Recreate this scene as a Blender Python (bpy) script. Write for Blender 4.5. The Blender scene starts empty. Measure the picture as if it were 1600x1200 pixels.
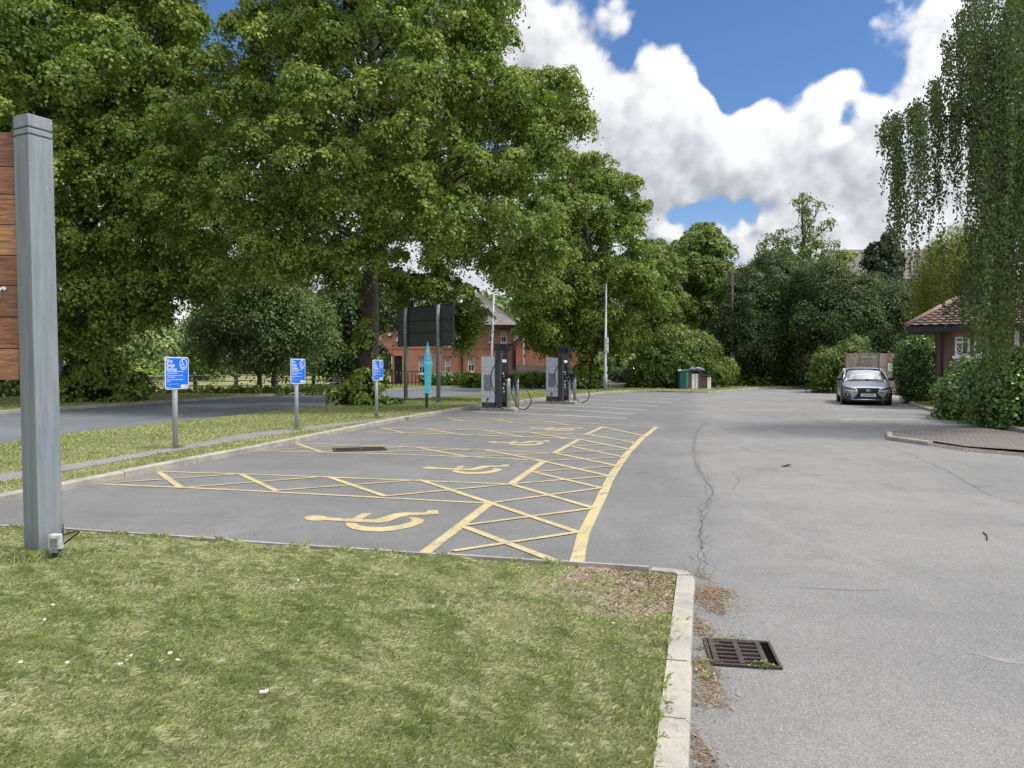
import bpy, math, random
import numpy as np
from mathutils import Vector, Matrix
from mathutils.geometry import tessellate_polygon

# ---------------------------------------------------------------- camera
S = bpy.context.scene
COL = S.collection
F, PITCH, EYE = 1200.0, math.atan(30/1200.0), 1.55
cam = bpy.data.cameras.new('camera'); cam.sensor_width = 36; cam.lens = 36*F/1600
cam.clip_start = .05; cam.clip_end = 4000
camo = bpy.data.objects.new('camera', cam); COL.objects.link(camo)
camo.location = (0, 0, EYE); camo.rotation_euler = (math.pi/2-PITCH, 0, 0)
S.camera = camo

def ray(px, py):
    u, v = (px-800)/F, (600-py)/F
    c, s = math.cos(PITCH), math.sin(PITCH)
    return Vector((u, c+v*s, -s+v*c))
def G(px, py, z=0.0):                      # where the sight line through a photo point meets height z
    r = ray(px, py); t = (z-EYE)/r.z
    return Vector((r.x*t, r.y*t, z))
def W(px, py, Y):                          # the point on that sight line at distance Y
    r = ray(px, py); t = Y/r.y
    return Vector((r.x*t, Y, EYE+r.z*t))

# ---------------------------------------------------------------- light
SUN_AZ, SUN_EL = math.radians(108), math.radians(63)     # azimuth clockwise from +Y
sd = Vector((math.sin(SUN_AZ)*math.cos(SUN_EL), math.cos(SUN_AZ)*math.cos(SUN_EL), math.sin(SUN_EL)))
sun = bpy.data.lights.new('sun', 'SUN'); sun.energy = 2.4; sun.angle = math.radians(10); sun.color = (1, .96, .89)
suno = bpy.data.objects.new('sun', sun); COL.objects.link(suno)
suno.rotation_euler = (-sd).to_track_quat('-Z', 'Y').to_euler(); suno.location = (30, 0, 60)
S.view_settings.view_transform = 'Standard'; S.view_settings.look = 'None'
S.view_settings.gamma = 1; S.view_settings.exposure = 0.42; S.view_settings.use_curve_mapping = False
S.render.film_transparent = False
S.cycles.max_bounces = 5; S.cycles.diffuse_bounces = 2; S.cycles.glossy_bounces = 2
S.cycles.transmission_bounces = 3; S.cycles.transparent_max_bounces = 6
S.cycles.caustics_reflective = False; S.cycles.caustics_refractive = False

class NT:                                   # tiny node helper
    def __init__(s, tree): s.t = tree; s.n = tree.nodes; s.l = tree.links
    def new(s, typ, **k):
        n = s.n.new(typ)
        for a, b in k.items(): setattr(n, a, b)
        return n
    def put(s, sock, v):
        if isinstance(v, bpy.types.NodeSocket): s.l.new(v, sock)
        elif v is not None: sock.default_value = v
    def math(s, op, a, b=None, c=None, clamp=False):
        n = s.new('ShaderNodeMath', operation=op, use_clamp=clamp)
        for i, v in enumerate((a, b, c)): s.put(n.inputs[i], v) if v is not None else None
        return n.outputs[0]
    def vmath(s, op, a, b=None, out=0):
        n = s.new('ShaderNodeVectorMath', operation=op); s.put(n.inputs[0], a)
        if b is not None: s.put(n.inputs[1], b)
        return n.outputs[out]
    def mix(s, f, a, b, typ='MIX'):
        n = s.new('ShaderNodeMix', data_type='RGBA', blend_type=typ)
        s.put(n.inputs['Factor'], f); s.put(n.inputs[6], c4(a)); s.put(n.inputs[7], c4(b)); return n.outputs[2]
    def rng(s, v, a, b, c=0., d=1., smooth=True):
        n = s.new('ShaderNodeMapRange', interpolation_type='SMOOTHSTEP' if smooth else 'LINEAR')
        for i, x in enumerate((v, a, b, c, d)): s.put(n.inputs[i], x)
        return n.outputs[0]
    def noise(s, vec, scale, det=4, rough=.55, dist=0., out=0):
        n = s.new('ShaderNodeTexNoise'); s.put(n.inputs['Vector'], vec); n.inputs['Scale'].default_value = scale
        n.inputs['Detail'].default_value = det; n.inputs['Roughness'].default_value = rough; n.inputs['Distortion'].default_value = dist
        return n.outputs[out]
    def ramp(s, f, stops):
        n = s.new('ShaderNodeValToRGB'); s.put(n.inputs[0], f); e = n.color_ramp.elements
        e[0].position, e[0].color = stops[0][0], c4(stops[0][1]); e[1].position, e[1].color = stops[-1][0], c4(stops[-1][1])
        for p, c in stops[1:-1]: x = e.new(p); x.color = c4(c)
        return n.outputs[0]
def c4(c):
    return (*c, 1) if isinstance(c, (tuple, list)) and len(c) == 3 else c

# ---- sky: Nishita blue with cumulus laid out by direction
world = bpy.data.worlds.new('World'); S.world = world; world.use_nodes = True
def build_sky():
    g = bpy.data.node_groups.new('cloud_density', 'ShaderNodeTree')
    g.interface.new_socket('Vector', in_out='INPUT', socket_type='NodeSocketVector')
    g.interface.new_socket('Density', in_out='OUTPUT', socket_type='NodeSocketFloat')
    n = NT(g); gi = n.new('NodeGroupInput'); go = n.new('NodeGroupOutput')
    v0 = gi.outputs[0]
    def warp(vec, scale, amt, det):
        w1 = n.vmath('SUBTRACT', n.noise(vec, scale, det, .55, 0, 1), (.5, .5, .5))
        sc = n.new('ShaderNodeVectorMath', operation='SCALE'); n.put(sc.inputs[0], w1); sc.inputs[3].default_value = amt
        return n.vmath('ADD', vec, sc.outputs[0])
    v = warp(v0, 12, .05, 3)
    acc = None
    # photo point, radius in px, weight
    blobs = [(1048,98,55,1.1),(1082,130,42,1.1),(1080,180,45,1.1),(1000,150,60,.9),(940,200,80,.9),(1050,190,70,.9),(900,280,110,.9),(1010,270,110,.9),(1090,235,70,.7),
             (1165,215,60,1.),(1240,190,55,.8),(1290,140,45,.9),(1325,170,45,.8),(1200,270,110,.9),(1300,260,80,.9),(1390,215,60,.8),(1440,180,60,.5),
             (1380,300,120,.9),(1480,290,160,.9),(1050,368,42,.8),(1120,430,90,.8),(1300,430,150,.9),(900,400,120,.8),(1440,80,60,.42),(1490,50,60,.42),(1380,40,32,.38),(1345,50,26,.3),
             (850,70,95,.75),(800,30,120,.6),(955,30,32,.5),(890,140,70,.8),(600,330,260,.95),(300,430,300,1.1),(700,520,260,.8),(1700,250,330,.7),(520,120,120,.2),
             (1160,70,85,-1.3),(1230,40,110,-1.2),(1280,60,60,-.9),(1130,20,90,-1.2),(1150,130,38,-.8),(1090,336,24,-1.1),(1130,330,24,-1.1),(1170,322,22,-1.1),(1055,338,20,-.8),(1205,320,18,-.8),(1322,186,30,-1.15),(1020,15,50,-.9),(330,60,90,-.9),(1400,120,45,-.6)]
    for px, py, r, wgt in blobs:
        d = ray(px, py).normalized(); R = (r*1.25/F)
        dist = n.vmath('DISTANCE', v, tuple(d), out=1)
        q = n.rng(dist, R, 0, 0, wgt)
        acc = q if acc is None else n.math('ADD', acc, q)
    acc = n.math('MINIMUM', acc, 1.15)
    acc = n.math('MAXIMUM', acc, -.75)
    f1 = n.noise(v0, 9, 6, .62); f1 = n.math('MULTIPLY', n.math('SUBTRACT', f1, .5), 1.9)
    def bil(scale, amp, vec):
        vo = n.new('ShaderNodeTexVoronoi', feature='SMOOTH_F1'); n.put(vo.inputs['Vector'], vec); vo.inputs['Scale'].default_value = scale; vo.inputs['Smoothness'].default_value = .35
        return n.math('MULTIPLY', n.math('SUBTRACT', .42, vo.outputs['Distance']), amp)
    vv = warp(v0, 20, .02, 3); b = n.math('ADD', bil(15, .62, vv), n.math('ADD', bil(34, .40, vv), bil(75, .22, vv)))
    far = n.noise(v0, 2.2, 6, .55); sep = n.new('ShaderNodeSeparateXYZ'); n.put(sep.inputs[0], v0)
    behind = n.rng(sep.outputs[1], .45, .1, 0, 1); up = n.rng(sep.outputs[2], .50, .72, 0, 1)
    m = n.math('MAXIMUM', behind, up)
    tot = n.math('ADD', n.math('ADD', acc, f1), b)
    away = n.math('MULTIPLY', n.math('SUBTRACT', far, .36), 3.0)
    mixn = n.new('ShaderNodeMix', data_type='FLOAT'); n.put(mixn.inputs[0], m); n.put(mixn.inputs[2], tot); n.put(mixn.inputs[3], away)
    n.l.new(mixn.outputs[0], go.inputs[0])

    w = NT(world.node_tree); w.n.clear()
    tc = w.new('ShaderNodeTexCoord'); d = w.vmath('NORMALIZE', tc.outputs['Generated'])
    def dens(vec):
        gn = w.new('ShaderNodeGroup'); gn.node_tree = g; w.put(gn.inputs[0], vec); return gn.outputs[0]
    d0 = dens(d); d1 = dens(w.vmath('ADD', d, (.010, 0, .018)))
    sz = w.new('ShaderNodeSeparateXYZ'); w.put(sz.inputs[0], d); alpha = w.math('MAXIMUM', w.rng(d0, .06, .62), w.rng(sz.outputs[2], .20, .02, 0, .9))
    slope = w.math('MULTIPLY', w.math('SUBTRACT', d0, d1), .48)
    thick = w.rng(d0, .5, 1.7, 0, 1)
    lum = w.math('SUBTRACT', w.math('ADD', .84, slope), w.math('MULTIPLY', thick, .12))
    big = w.noise(d, 4.5, 3, .5); lum = w.math('ADD', lum, w.math('MULTIPLY', w.math('SUBTRACT', big, .5), .45))
    # grey undersides of the big cumulus, as seen low in the front
    for px, py, r, amt in ((880,270,150,.30),(940,330,120,.34),(1080,310,120,.30),(1180,290,90,.22),(1270,330,120,.26),(1390,300,130,.18),(1330,240,60,.12),(900,60,120,.2),(1060,140,70,-.15),(1300,130,70,-.12),(1150,225,60,-.14)):
        dd = ray(px, py).normalized(); q = w.rng(w.vmath('DISTANCE', d, tuple(dd), out=1), r*1.2/F, 0, 0, amt*(.42 if amt > 0 else 1)); lum = w.math('SUBTRACT', lum, q)
    lum = w.math('ADD', lum, w.math('MULTIPLY', w.math('SUBTRACT', w.noise(d, 14, 4, .55, .3), .5), .22)); lum = w.math('MINIMUM', w.math('MAXIMUM', lum, .30), 1.0)
    cloud = w.ramp(lum, [(.28, (.36, .385, .43)), (.52, (.52, .545, .59)), (.75, (.76, .78, .815)), (.95, (.97, .975, .985))])
    sky = w.new('ShaderNodeTexSky', sky_type='NISHITA'); sky.sun_disc = False
    sky.sun_elevation = SUN_EL; sky.sun_rotation = SUN_AZ; sky.altitude = 60; sky.air_density = 1; sky.dust_density = .4; sky.ozone_density = 2.5
    hs = w.new('ShaderNodeHueSaturation'); hs.inputs['Saturation'].default_value = 1.22; hs.inputs['Hue'].default_value = .506; w.put(hs.inputs['Color'], sky.outputs[0])
    bg1 = w.new('ShaderNodeBackground'); w.put(bg1.inputs[0], hs.outputs[0]); bg1.inputs[1].default_value = .105
    bg2 = w.new('ShaderNodeBackground'); w.put(bg2.inputs[0], cloud)
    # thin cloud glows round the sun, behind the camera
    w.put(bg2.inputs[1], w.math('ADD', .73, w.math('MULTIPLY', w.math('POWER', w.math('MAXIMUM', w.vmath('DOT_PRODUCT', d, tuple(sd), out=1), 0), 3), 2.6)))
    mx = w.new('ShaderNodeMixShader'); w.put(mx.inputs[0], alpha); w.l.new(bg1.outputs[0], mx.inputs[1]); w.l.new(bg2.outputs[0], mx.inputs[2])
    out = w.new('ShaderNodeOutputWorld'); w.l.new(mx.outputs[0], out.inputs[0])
build_sky()
try: world.cycles.sampling_method = 'MANUAL'; world.cycles.sample_map_resolution = 512
except Exception: pass

# ---------------------------------------------------------------- helpers
def tag(o, label=None, cat=None, group=None, kind=None):
    if label: o['label'] = label
    if cat: o['category'] = cat
    if group: o['group'] = group
    if kind: o['kind'] = kind
    return o
def thing(name, label, cat, loc=(0, 0, 0), rz=0., group=None):
    o = bpy.data.objects.new(name, None); COL.objects.link(o); o.empty_display_size = .2
    o.location = loc; o.rotation_euler = (0, 0, rz)
    return tag(o, label, cat, group)
def kids(o): return [c for c in bpy.data.objects if c.parent == o]
def copy_tree(o, parent=None):
    c = o.copy(); COL.objects.link(c); c.parent = parent
    for ch in kids(o): copy_tree(ch, c)
    return c
class MB:                                   # collects shapes, links them as one mesh object
    def __init__(s): s.v = []; s.f = []; s.smooth = []
    def add(s, vs, fs, sm=False):
        k = len(s.v); s.v += [tuple(v) for v in vs]; s.f += [tuple(i+k for i in f) for f in fs]; s.smooth += [sm]*len(fs); return s
    def box(s, x0, x1, y0, y1, z0, z1, rz=0., about=None):
        p = [Vector((x, y, z)) for z in (z0, z1) for x, y in ((x0, y0), (x1, y0), (x1, y1), (x0, y1))]
        if rz:
            a = Vector(about or ((x0+x1)/2, (y0+y1)/2, 0)); R = Matrix.Rotation(rz, 3, 'Z'); a.z = 0
            p = [R@(q-a)+a for q in p]
        return s.add(p, [(3, 2, 1, 0), (4, 5, 6, 7), (0, 1, 5, 4), (1, 2, 6, 5), (2, 3, 7, 6), (3, 0, 4, 7)])
    def cyl(s, p0, p1, r0, r1=None, n=12, caps=True):
        return s.tube([p0, p1], [r0, r0 if r1 is None else r1], n, caps)
    def tube(s, pts, rs, n=8, caps=True):
        pts = [Vector(p) for p in pts]
        if not isinstance(rs, (list, tuple)): rs = [rs]*len(pts)
        vs, fs = [], []; up = None
        for i, p in enumerate(pts):
            t = (pts[min(i+1, len(pts)-1)]-pts[max(i-1, 0)]).normalized()
            if up is None: up = Vector((0, 0, 1)) if abs(t.z) < .9 else Vector((1, 0, 0))
            a = t.cross(up)
            if a.length < 1e-4: a = t.orthogonal()
            a.normalize(); b = a.cross(t).normalized(); up = b
            for k in range(n):
                w = 2*math.pi*k/n; vs.append(p+(a*math.cos(w)+b*math.sin(w))*rs[i])
        for i in range(len(pts)-1):
            for k in range(n):
                k2 = (k+1) % n; fs.append((i*n+k, i*n+k2, (i+1)*n+k2, (i+1)*n+k))
        s.add(vs, fs, True)
        if caps:
            k0 = len(s.v)-len(vs)
            s.f += [tuple(k0+k for k in range(n))[::-1], tuple(k0+len(vs)-n+k for k in range(n))]; s.smooth += [False]*2
        return s
    def prism(s, poly, origin, ux, uy, depth):   # polygon (a,b) in plane origin+a*ux+b*uy, thickened along ux x uy
        o, ux, uy = Vector(origin), Vector(ux), Vector(uy); nn = ux.cross(uy).normalized()*depth
        n = len(poly); vs = [o+ux*a+uy*b for a, b in poly]; vs += [v+nn for v in vs]
        tri = tessellate_polygon([[Vector((a, b, 0)) for a, b in poly]])
        fs = []
        for t in tri:
            (ax, ay), (bx, by), (cx, cy) = (poly[i] for i in t)
            if (bx-ax)*(cy-ay)-(cx-ax)*(by-ay) < 0: t = t[::-1]
            fs.append(tuple(i+n for i in t)); fs.append(tuple(t)[::-1])
        area = sum(poly[i][0]*poly[(i+1) % n][1]-poly[(i+1) % n][0]*poly[i][1] for i in range(n))
        for i in range(n):
            j = (i+1) % n; q = (i, j, j+n, i+n); fs.append(q if area > 0 else q[::-1])
        return s.add(vs, fs)
    def flat(s, poly, z):
        n = len(poly); tri = tessellate_polygon([[Vector((p[0], p[1], 0)) for p in poly]]); fs = []
        for t in tri:
            (ax, ay), (bx, by), (cx, cy) = (poly[i][:2] for i in t)
            fs.append(tuple(t) if (bx-ax)*(cy-ay)-(cx-ax)*(by-ay) > 0 else tuple(t)[::-1])
        return s.add([(p[0], p[1], z) for p in poly], fs)
    def build(s, name, mat, parent=None, bevel=0, sub=0):
        me = bpy.data.meshes.new(name); me.from_pydata(s.v, [], s.f); me.update()
        me.polygons.foreach_set('use_smooth', s.smooth)
        o = bpy.data.objects.new(name, me); COL.objects.link(o); me.materials.append(mat)
        if parent: o.parent = parent
        if bevel:
            m = o.modifiers.new('bevel', 'BEVEL'); m.width = bevel; m.segments = 2; m.limit_method = 'ANGLE'
        if sub:
            m = o.modifiers.new('sub', 'SUBSURF'); m.levels = sub; m.render_levels = sub
        return o
def text_mesh(txt, size, origin, ux, uy, mat, name, parent, depth=.002, align='LEFT', squash=1.):
    cu = bpy.data.curves.new('t', 'FONT'); cu.body = txt; cu.size = size; cu.align_x = align; cu.extrude = depth/2; cu.offset = .004*size/.1*.3
    to = bpy.data.objects.new('t', cu); COL.objects.link(to)
    dg = bpy.context.evaluated_depsgraph_get(); me = bpy.data.meshes.new_from_object(to.evaluated_get(dg))
    bpy.data.objects.remove(to)
    ux, uy = Vector(ux), Vector(uy); nn = ux.cross(uy).normalized(); o = Vector(origin)
    for v in me.vertices:
        c = v.co; v.co = o+ux*c.x*squash+uy*c.y+nn*(c.z+depth/2)
    me.materials.clear(); me.materials.append(mat); me.name = name
    ob = bpy.data.objects.new(name, me); COL.objects.link(ob); ob.parent = parent; return ob
def join_into(objs, name):                  # merge several freshly built meshes of one part into one mesh
    vs, fs = [], []
    for o in objs:
        k = len(vs); vs += [tuple(v.co) for v in o.data.vertices]; fs += [tuple(i+k for i in p.vertices) for p in o.data.polygons]
    mat = objs[0].data.materials[0]; par = objs[0].parent
    for o in objs: bpy.data.objects.remove(o)
    m = MB(); m.v = vs; m.f = fs; m.smooth = [False]*len(fs); return m.build(name, mat, par)

# ---------------------------------------------------------------- materials
def mat(name):
    m = bpy.data.materials.new(name); m.use_nodes = True; n = NT(m.node_tree); n.n.clear()
    out = n.new('ShaderNodeOutputMaterial'); b = n.new('ShaderNodeBsdfPrincipled'); n.l.new(b.outputs[0], out.inputs[0])
    tc = n.new('ShaderNodeTexCoord'); n.obj = tc.outputs['Object']; n.b = b; n.out = out
    return m, n
def bump(n, h, strength=.3, dist=.01):
    bm = n.new('ShaderNodeBump'); bm.inputs['Strength'].default_value = strength; bm.inputs['Distance'].default_value = dist
    n.put(bm.inputs['Height'], h); n.l.new(bm.outputs[0], n.b.inputs['Normal'])
def plain(name, col, rough=.5, metal=0., var=.12, scale=6., grime=None, bmp=.0, spec=.5):
    m, n = mat(name); f = n.noise(n.obj, scale, 5, .6)
    a = tuple(c*(1-var) for c in col); b = tuple(min(1, c*(1+var)) for c in col)
    c = n.mix(n.rng(f, .3, .7), a, b)
    if grime: c = n.mix(n.rng(n.noise(n.obj, scale*.35, 6, .7), .52, .72, 0, .7), c, grime)
    n.put(n.b.inputs['Base Color'], c); n.b.inputs['Roughness'].default_value = rough; n.b.inputs['Metallic'].default_value = metal
    n.b.inputs['Specular IOR Level'].default_value = spec
    if bmp: bump(n, n.noise(n.obj, scale*8, 4), bmp, .005)
    return m
def leaf_material(name, dark, mid, light, trans=.3, rough=.5, spec=.35):
    m, n = mat(name)
    at = n.new('ShaderNodeAttribute', attribute_name='tint'); f = at.outputs['Fac']
    c = n.ramp(f, [(0, dark), (.5, mid), (1, light)])
    n.put(n.b.inputs['Base Color'], c); n.b.inputs['Roughness'].default_value = rough; n.b.inputs['Specular IOR Level'].default_value = spec
    tr = n.new('ShaderNodeBsdfTranslucent'); n.put(tr.inputs[0], n.mix(.5, c, (.26, .42, .03)))
    mx = n.new('ShaderNodeMixShader'); mx.inputs[0].default_value = trans
    n.l.new(n.b.outputs[0], mx.inputs[1]); n.l.new(tr.outputs[0], mx.inputs[2]); n.l.new(mx.outputs[0], n.out.inputs[0])
    return m
def asphalt(name, base, warm, speck=1., scale=1.):
    m, n = mat(name); p = n.obj
    big = n.noise(p, .35*scale, 5, .6); midn = n.noise(p, 2.2, 5, .65); fine = n.noise(p, 90, 3, .7); grit = n.noise(p, 240, 2, .6)
    c = n.mix(n.rng(big, .35, .68), base, warm)
    c = n.mix(n.rng(midn, .45, .75, 0, .35), c, tuple(x*.72 for x in base))
    st = n.new('ShaderNodeMapping'); st.inputs['Scale'].default_value = (1.2, .18, 1); st.inputs['Rotation'].default_value = (0, 0, -.3); n.put(st.inputs[0], p)
    streak = n.noise(st.outputs[0], 1.6, 6, .7); c = n.mix(n.rng(streak, .5, .75, 0, .4), c, tuple(min(1, x*1.3) for x in warm)); st2 = n.new('ShaderNodeMapping'); st2.inputs['Scale'].default_value = (.25, 1.1, 1); st2.inputs['Rotation'].default_value = (0, 0, .35); n.put(st2.inputs[0], p); c = n.mix(n.rng(n.noise(st2.outputs[0], 1.1, 6, .75), .52, .72, 0, .30), c, tuple(x*.66 for x in base))
    vo = n.new('ShaderNodeTexVoronoi'); n.put(vo.inputs['Vector'], p); vo.inputs['Scale'].default_value = 190
    sep = n.new('ShaderNodeSeparateColor'); n.put(sep.inputs[0], vo.outputs['Color'])
    pale = n.rng(sep.outputs[0], .80, .90, 0, .34*speck); c = n.mix(pale, c, tuple(min(1, x*1.9) for x in warm))
    dk = n.rng(sep.outputs[1], .7, .85, 0, .55*speck); c = n.mix(dk, c, tuple(x*.5 for x in base))
    c = n.mix(n.rng(fine, .3, .7, 0, .6), c, n.mix(1., c, (1.32, 1.32, 1.32), 'MULTIPLY'))
    spot = n.noise(p, 1.3, 3, .5, .6); c = n.mix(n.rng(spot, .64, .72, 0, .42), c, tuple(x*.6 for x in base))
    n.put(n.b.inputs['Base Color'], c); n.b.inputs['Roughness'].default_value = .85; n.b.inputs['Specular IOR Level'].default_value = .3
    bump(n, n.math('ADD', n.math('MULTIPLY', vo.outputs['Distance'], .8), n.math('MULTIPLY', fine, .6)), .55, .006)
    return m
def brick(name, c1, c2, mortar, sx=.225, sz=.075, msize=.012):
    m, n = mat(name); sep = n.new('ShaderNodeSeparateXYZ'); n.put(sep.inputs[0], n.obj)
    u = n.math('ADD', sep.outputs[0], sep.outputs[1]); cb = n.new('ShaderNodeCombineXYZ'); n.put(cb.inputs[0], u); n.put(cb.inputs[1], sep.outputs[2])
    bt = n.new('ShaderNodeTexBrick'); n.put(bt.inputs['Vector'], cb.outputs[0]); bt.inputs['Scale'].default_value = 1
    bt.inputs['Brick Width'].default_value = sx; bt.inputs['Row Height'].default_value = sz; bt.inputs['Mortar Size'].default_value = msize
    bt.inputs['Color1'].default_value = c4(c1); bt.inputs['Color2'].default_value = c4(c2); bt.inputs['Mortar'].default_value = c4(mortar)
    c = n.mix(n.rng(n.noise(n.obj, .7, 5, .6), .35, .7, 0, .35), bt.outputs[0], tuple(x*.6 for x in c1))
    c = n.mix(n.rng(n.noise(n.obj, 14, 3, .6), .3, .7, 0, .4), c, tuple(min(1, x*1.35) for x in c2))
    n.put(n.b.inputs['Base Color'], c); n.b.inputs['Roughness'].default_value = .9; bump(n, bt.outputs['Fac'], -.4, .006)
    return m
M = {}
M['asphalt'] = asphalt('worn_asphalt', (.178, .173, .166), (.226, .219, .209))
def darker_bays(m):                         # the bays are less worn and darker than the driving lane
    n = NT(m.node_tree); b = m.node_tree.nodes['Principled BSDF']; c = b.inputs['Base Color'].links[0].from_socket; tc = m.node_tree.nodes['Texture Coordinate'].outputs['Object']
    v = n.vmath('DOT_PRODUCT', n.vmath('SUBTRACT', tc, (.53, 6.1, 0)), (.972, -.233, 0), out=1); v = n.math('ADD', v, n.math('MULTIPLY', n.math('SUBTRACT', n.noise(tc, .8, 5, .6), .5), 1.6))
    n.put(b.inputs['Base Color'], n.mix(n.rng(v, 1.4, .2), c, n.mix(1., c, (.80, .80, .81), 'MULTIPLY')))
darker_bays(M['asphalt'])
M['road'] = asphalt('road_asphalt', (.125, .136, .143), (.165, .173, .178), .5)
M['path'] = asphalt('path_asphalt', (.20, .18, .175), (.26, .235, .225), .6)
def ground_mat():
    m, n = mat('soil_and_turf'); p = n.obj
    a = n.noise(p, 1.3, 6, .65); b = n.noise(p, 14, 4, .7); d = n.noise(p, 70, 3, .7)
    c = n.mix(n.rng(a, .35, .62), (.15, .17, .06), (.28, .25, .14))
    c = n.mix(n.rng(b, .4, .7, 0, .55), c, (.09, .12, .035)); c = n.mix(n.rng(d, .5, .75, 0, .6), c, (.24, .22, .11))
    n.put(n.b.inputs['Base Color'], c); n.b.inputs['Roughness'].default_value = .95; n.b.inputs['Specular IOR Level'].default_value = .1
    bump(n, n.math('ADD', b, d), .8, .02); return m
M['turf'] = ground_mat()
M['field'] = plain('dry_field', (.22, .215, .085), .95, var=.35, scale=.35, grime=(.10, .14, .04), spec=.1)
M['soil'] = plain('bare_soil', (.23, .18, .145), .95, var=.35, scale=12, grime=(.27, .225, .19), bmp=.9, spec=.1)
def kerb_mat():
    m, n = mat('weathered_kerb'); p = n.obj
    c = n.mix(n.rng(n.noise(p, 2.2, 6, .7), .35, .68), (.40, .365, .30), (.25, .235, .205))
    c = n.mix(n.rng(n.noise(p, 22, 5, .7), .5, .7, 0, .6), c, (.20, .185, .155))
    c = n.mix(n.rng(n.noise(p, 130, 2, .7), .55, .7, 0, .6), c, (.62, .58, .5))
    c = n.mix(n.rng(n.noise(p, 6, 5, .7, .5), .60, .72, 0, .75), c, (.13, .125, .085))
    n.put(n.b.inputs['Base Color'], c); n.b.inputs['Roughness'].default_value = .9; bump(n, n.noise(p, 60, 5, .7), .7, .008); return m
M['kerb'] = kerb_mat()
def paint(name, col, wear):
    m, n = mat(name); p = n.obj
    c = n.mix(n.rng(n.noise(p, 3, 5, .7), .3, .7), col, tuple(x*.82 for x in col))
    f = n.math('MAXIMUM', n.rng(n.noise(p, 70, 4, .8), wear, wear+.12), n.rng(n.noise(p, 5, 6, .75), wear+.02, wear+.16, 0, .8))
    vo = n.new('ShaderNodeTexVoronoi', feature='DISTANCE_TO_EDGE'); n.put(vo.inputs['Vector'], p); vo.inputs['Scale'].default_value = 7
    ck = n.math('MULTIPLY', n.rng(vo.outputs['Distance'], .035, .01), n.rng(n.noise(p, 2, 3), .42, .58)); dirt = n.rng(n.noise(p, 1.6, 6, .75), .46, .68, 0, .45); c = n.mix(dirt, c, tuple(x*.55 for x in col))
    c = n.mix(n.math('MULTIPLY', n.math('MAXIMUM', f, ck), .85), c, (.18, .175, .168))
    n.put(n.b.inputs['Base Color'], c); n.b.inputs['Roughness'].default_value = .8; bump(n, n.noise(p, 120, 2), .4, .004); return m
M['yellow'] = paint('faded_yellow_paint', (.55, .45, .215), .515)
M['white_paint'] = paint('faded_white_paint', (.66, .65, .62), .58)
M['crack'] = plain('crack_tar', (.10, .097, .092), .95, var=.3, scale=8)
def post_mat():
    m, n = mat('grey_painted_timber'); p = n.obj; mp = n.new('ShaderNodeMapping'); mp.inputs['Scale'].default_value = (14, 14, 1.1); n.put(mp.inputs[0], p)
    st = n.noise(mp.outputs[0], 1.5, 6, .7); c = n.mix(n.rng(st, .3, .7), (.175, .205, .225), (.255, .285, .30))
    c = n.mix(n.rng(n.noise(mp.outputs[0], 4, 5, .8), .62, .70, 0, .5), c, (.10, .115, .125))
    c = n.mix(n.rng(n.noise(p, 38, 3, .7), .70, .74, 0, .85), c, (.62, .62, .60)); c = n.mix(n.rng(n.noise(p, 9, 6, .75), .62, .70, 0, .45), c, (.13, .13, .12))
    sp = n.new('ShaderNodeSeparateXYZ'); n.put(sp.inputs[0], p); c = n.mix(n.math('MULTIPLY', n.rng(sp.outputs[2], .28, .0), .5), c, (.12, .115, .085))
    n.put(n.b.inputs['Base Color'], c); n.b.inputs['Roughness'].default_value = .55; bump(n, st, .35, .004); return m
M['grey_post'] = post_mat()
M['pole_grey'] = plain('galvanised_pole', (.36, .39, .42), .45, .2, var=.08, scale=3)
M['pole_dark'] = plain('weathered_grey_pole', (.22, .24, .24), .55, .1, var=.15, scale=3)
M['white'] = plain('white_paint', (.75, .76, .75), .45, var=.04)
M['black'] = plain('black_plastic', (.016, .017, .019), .4, var=.2)
M['dark_grey'] = plain('dark_grey_metal', (.062, .066, .075), .4, .2, var=.1)
M['blue'] = plain('blue_sign_face', (.008, .16, .74), .35, var=.03)
M['paleblue'] = plain('pale_blue_print', (.42, .60, .85), .4, var=.05)
M['board_back'] = plain('dark_sign_back', (.11, .122, .124), .5, .1, var=.15, scale=2)
M['steel'] = plain('brushed_steel', (.5, .49, .46), .33, .75, var=.08, scale=14)
M['charger_grey'] = plain('charger_cabinet', (.60, .625, .65), .42, var=.05)
M['charger_grille'] = plain('charger_grille', (.36, .38, .40), .5, var=.05)
M['red_brick'] = brick('red_brick', (.43, .155, .095), (.50, .19, .12), (.40, .30, .25))
M['brown_brick'] = brick('brown_brick', (.085, .048, .038), (.125, .068, .052), (.12, .10, .088))
M['roof_tile'] = plain('grey_brown_roof', (.18, .155, .15), .8, var=.25, scale=3, bmp=.3)
M['glass'] = plain('window_glass', (.02, .026, .03), .07, var=.1, spec=.8)
M['curtain'] = plain('pale_blind', (.45, .50, .50), .8, var=.08)
M['bark'] = plain('bark', (.055, .046, .036), .95, var=.45, scale=6, grime=(.085, .08, .05), bmp=1.)
M['bark_pale'] = plain('pale_bark', (.13, .115, .095), .9, var=.4, scale=5, bmp=.6)
M['wood_fence'] = plain('weathered_boards', (.27, .225, .195), .85, var=.28, scale=3, bmp=.4)
M['rail_wood'] = plain('grey_fence_wood', (.17, .15, .125), .9, var=.3, scale=5)
M['rail_pale'] = plain('bleached_rail', (.48, .46, .42), .85, var=.2, scale=4)
M['lime'] = leaf_material('lime_leaf', (0.098, 0.141, 0.030), (0.182, 0.248, 0.042), (0.361, 0.419, 0.083), .30)
M['lime_far'] = leaf_material('far_lime_leaf', (0.085, 0.124, 0.030), (0.160, 0.216, 0.044), (0.304, 0.358, 0.090), .28)
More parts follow.
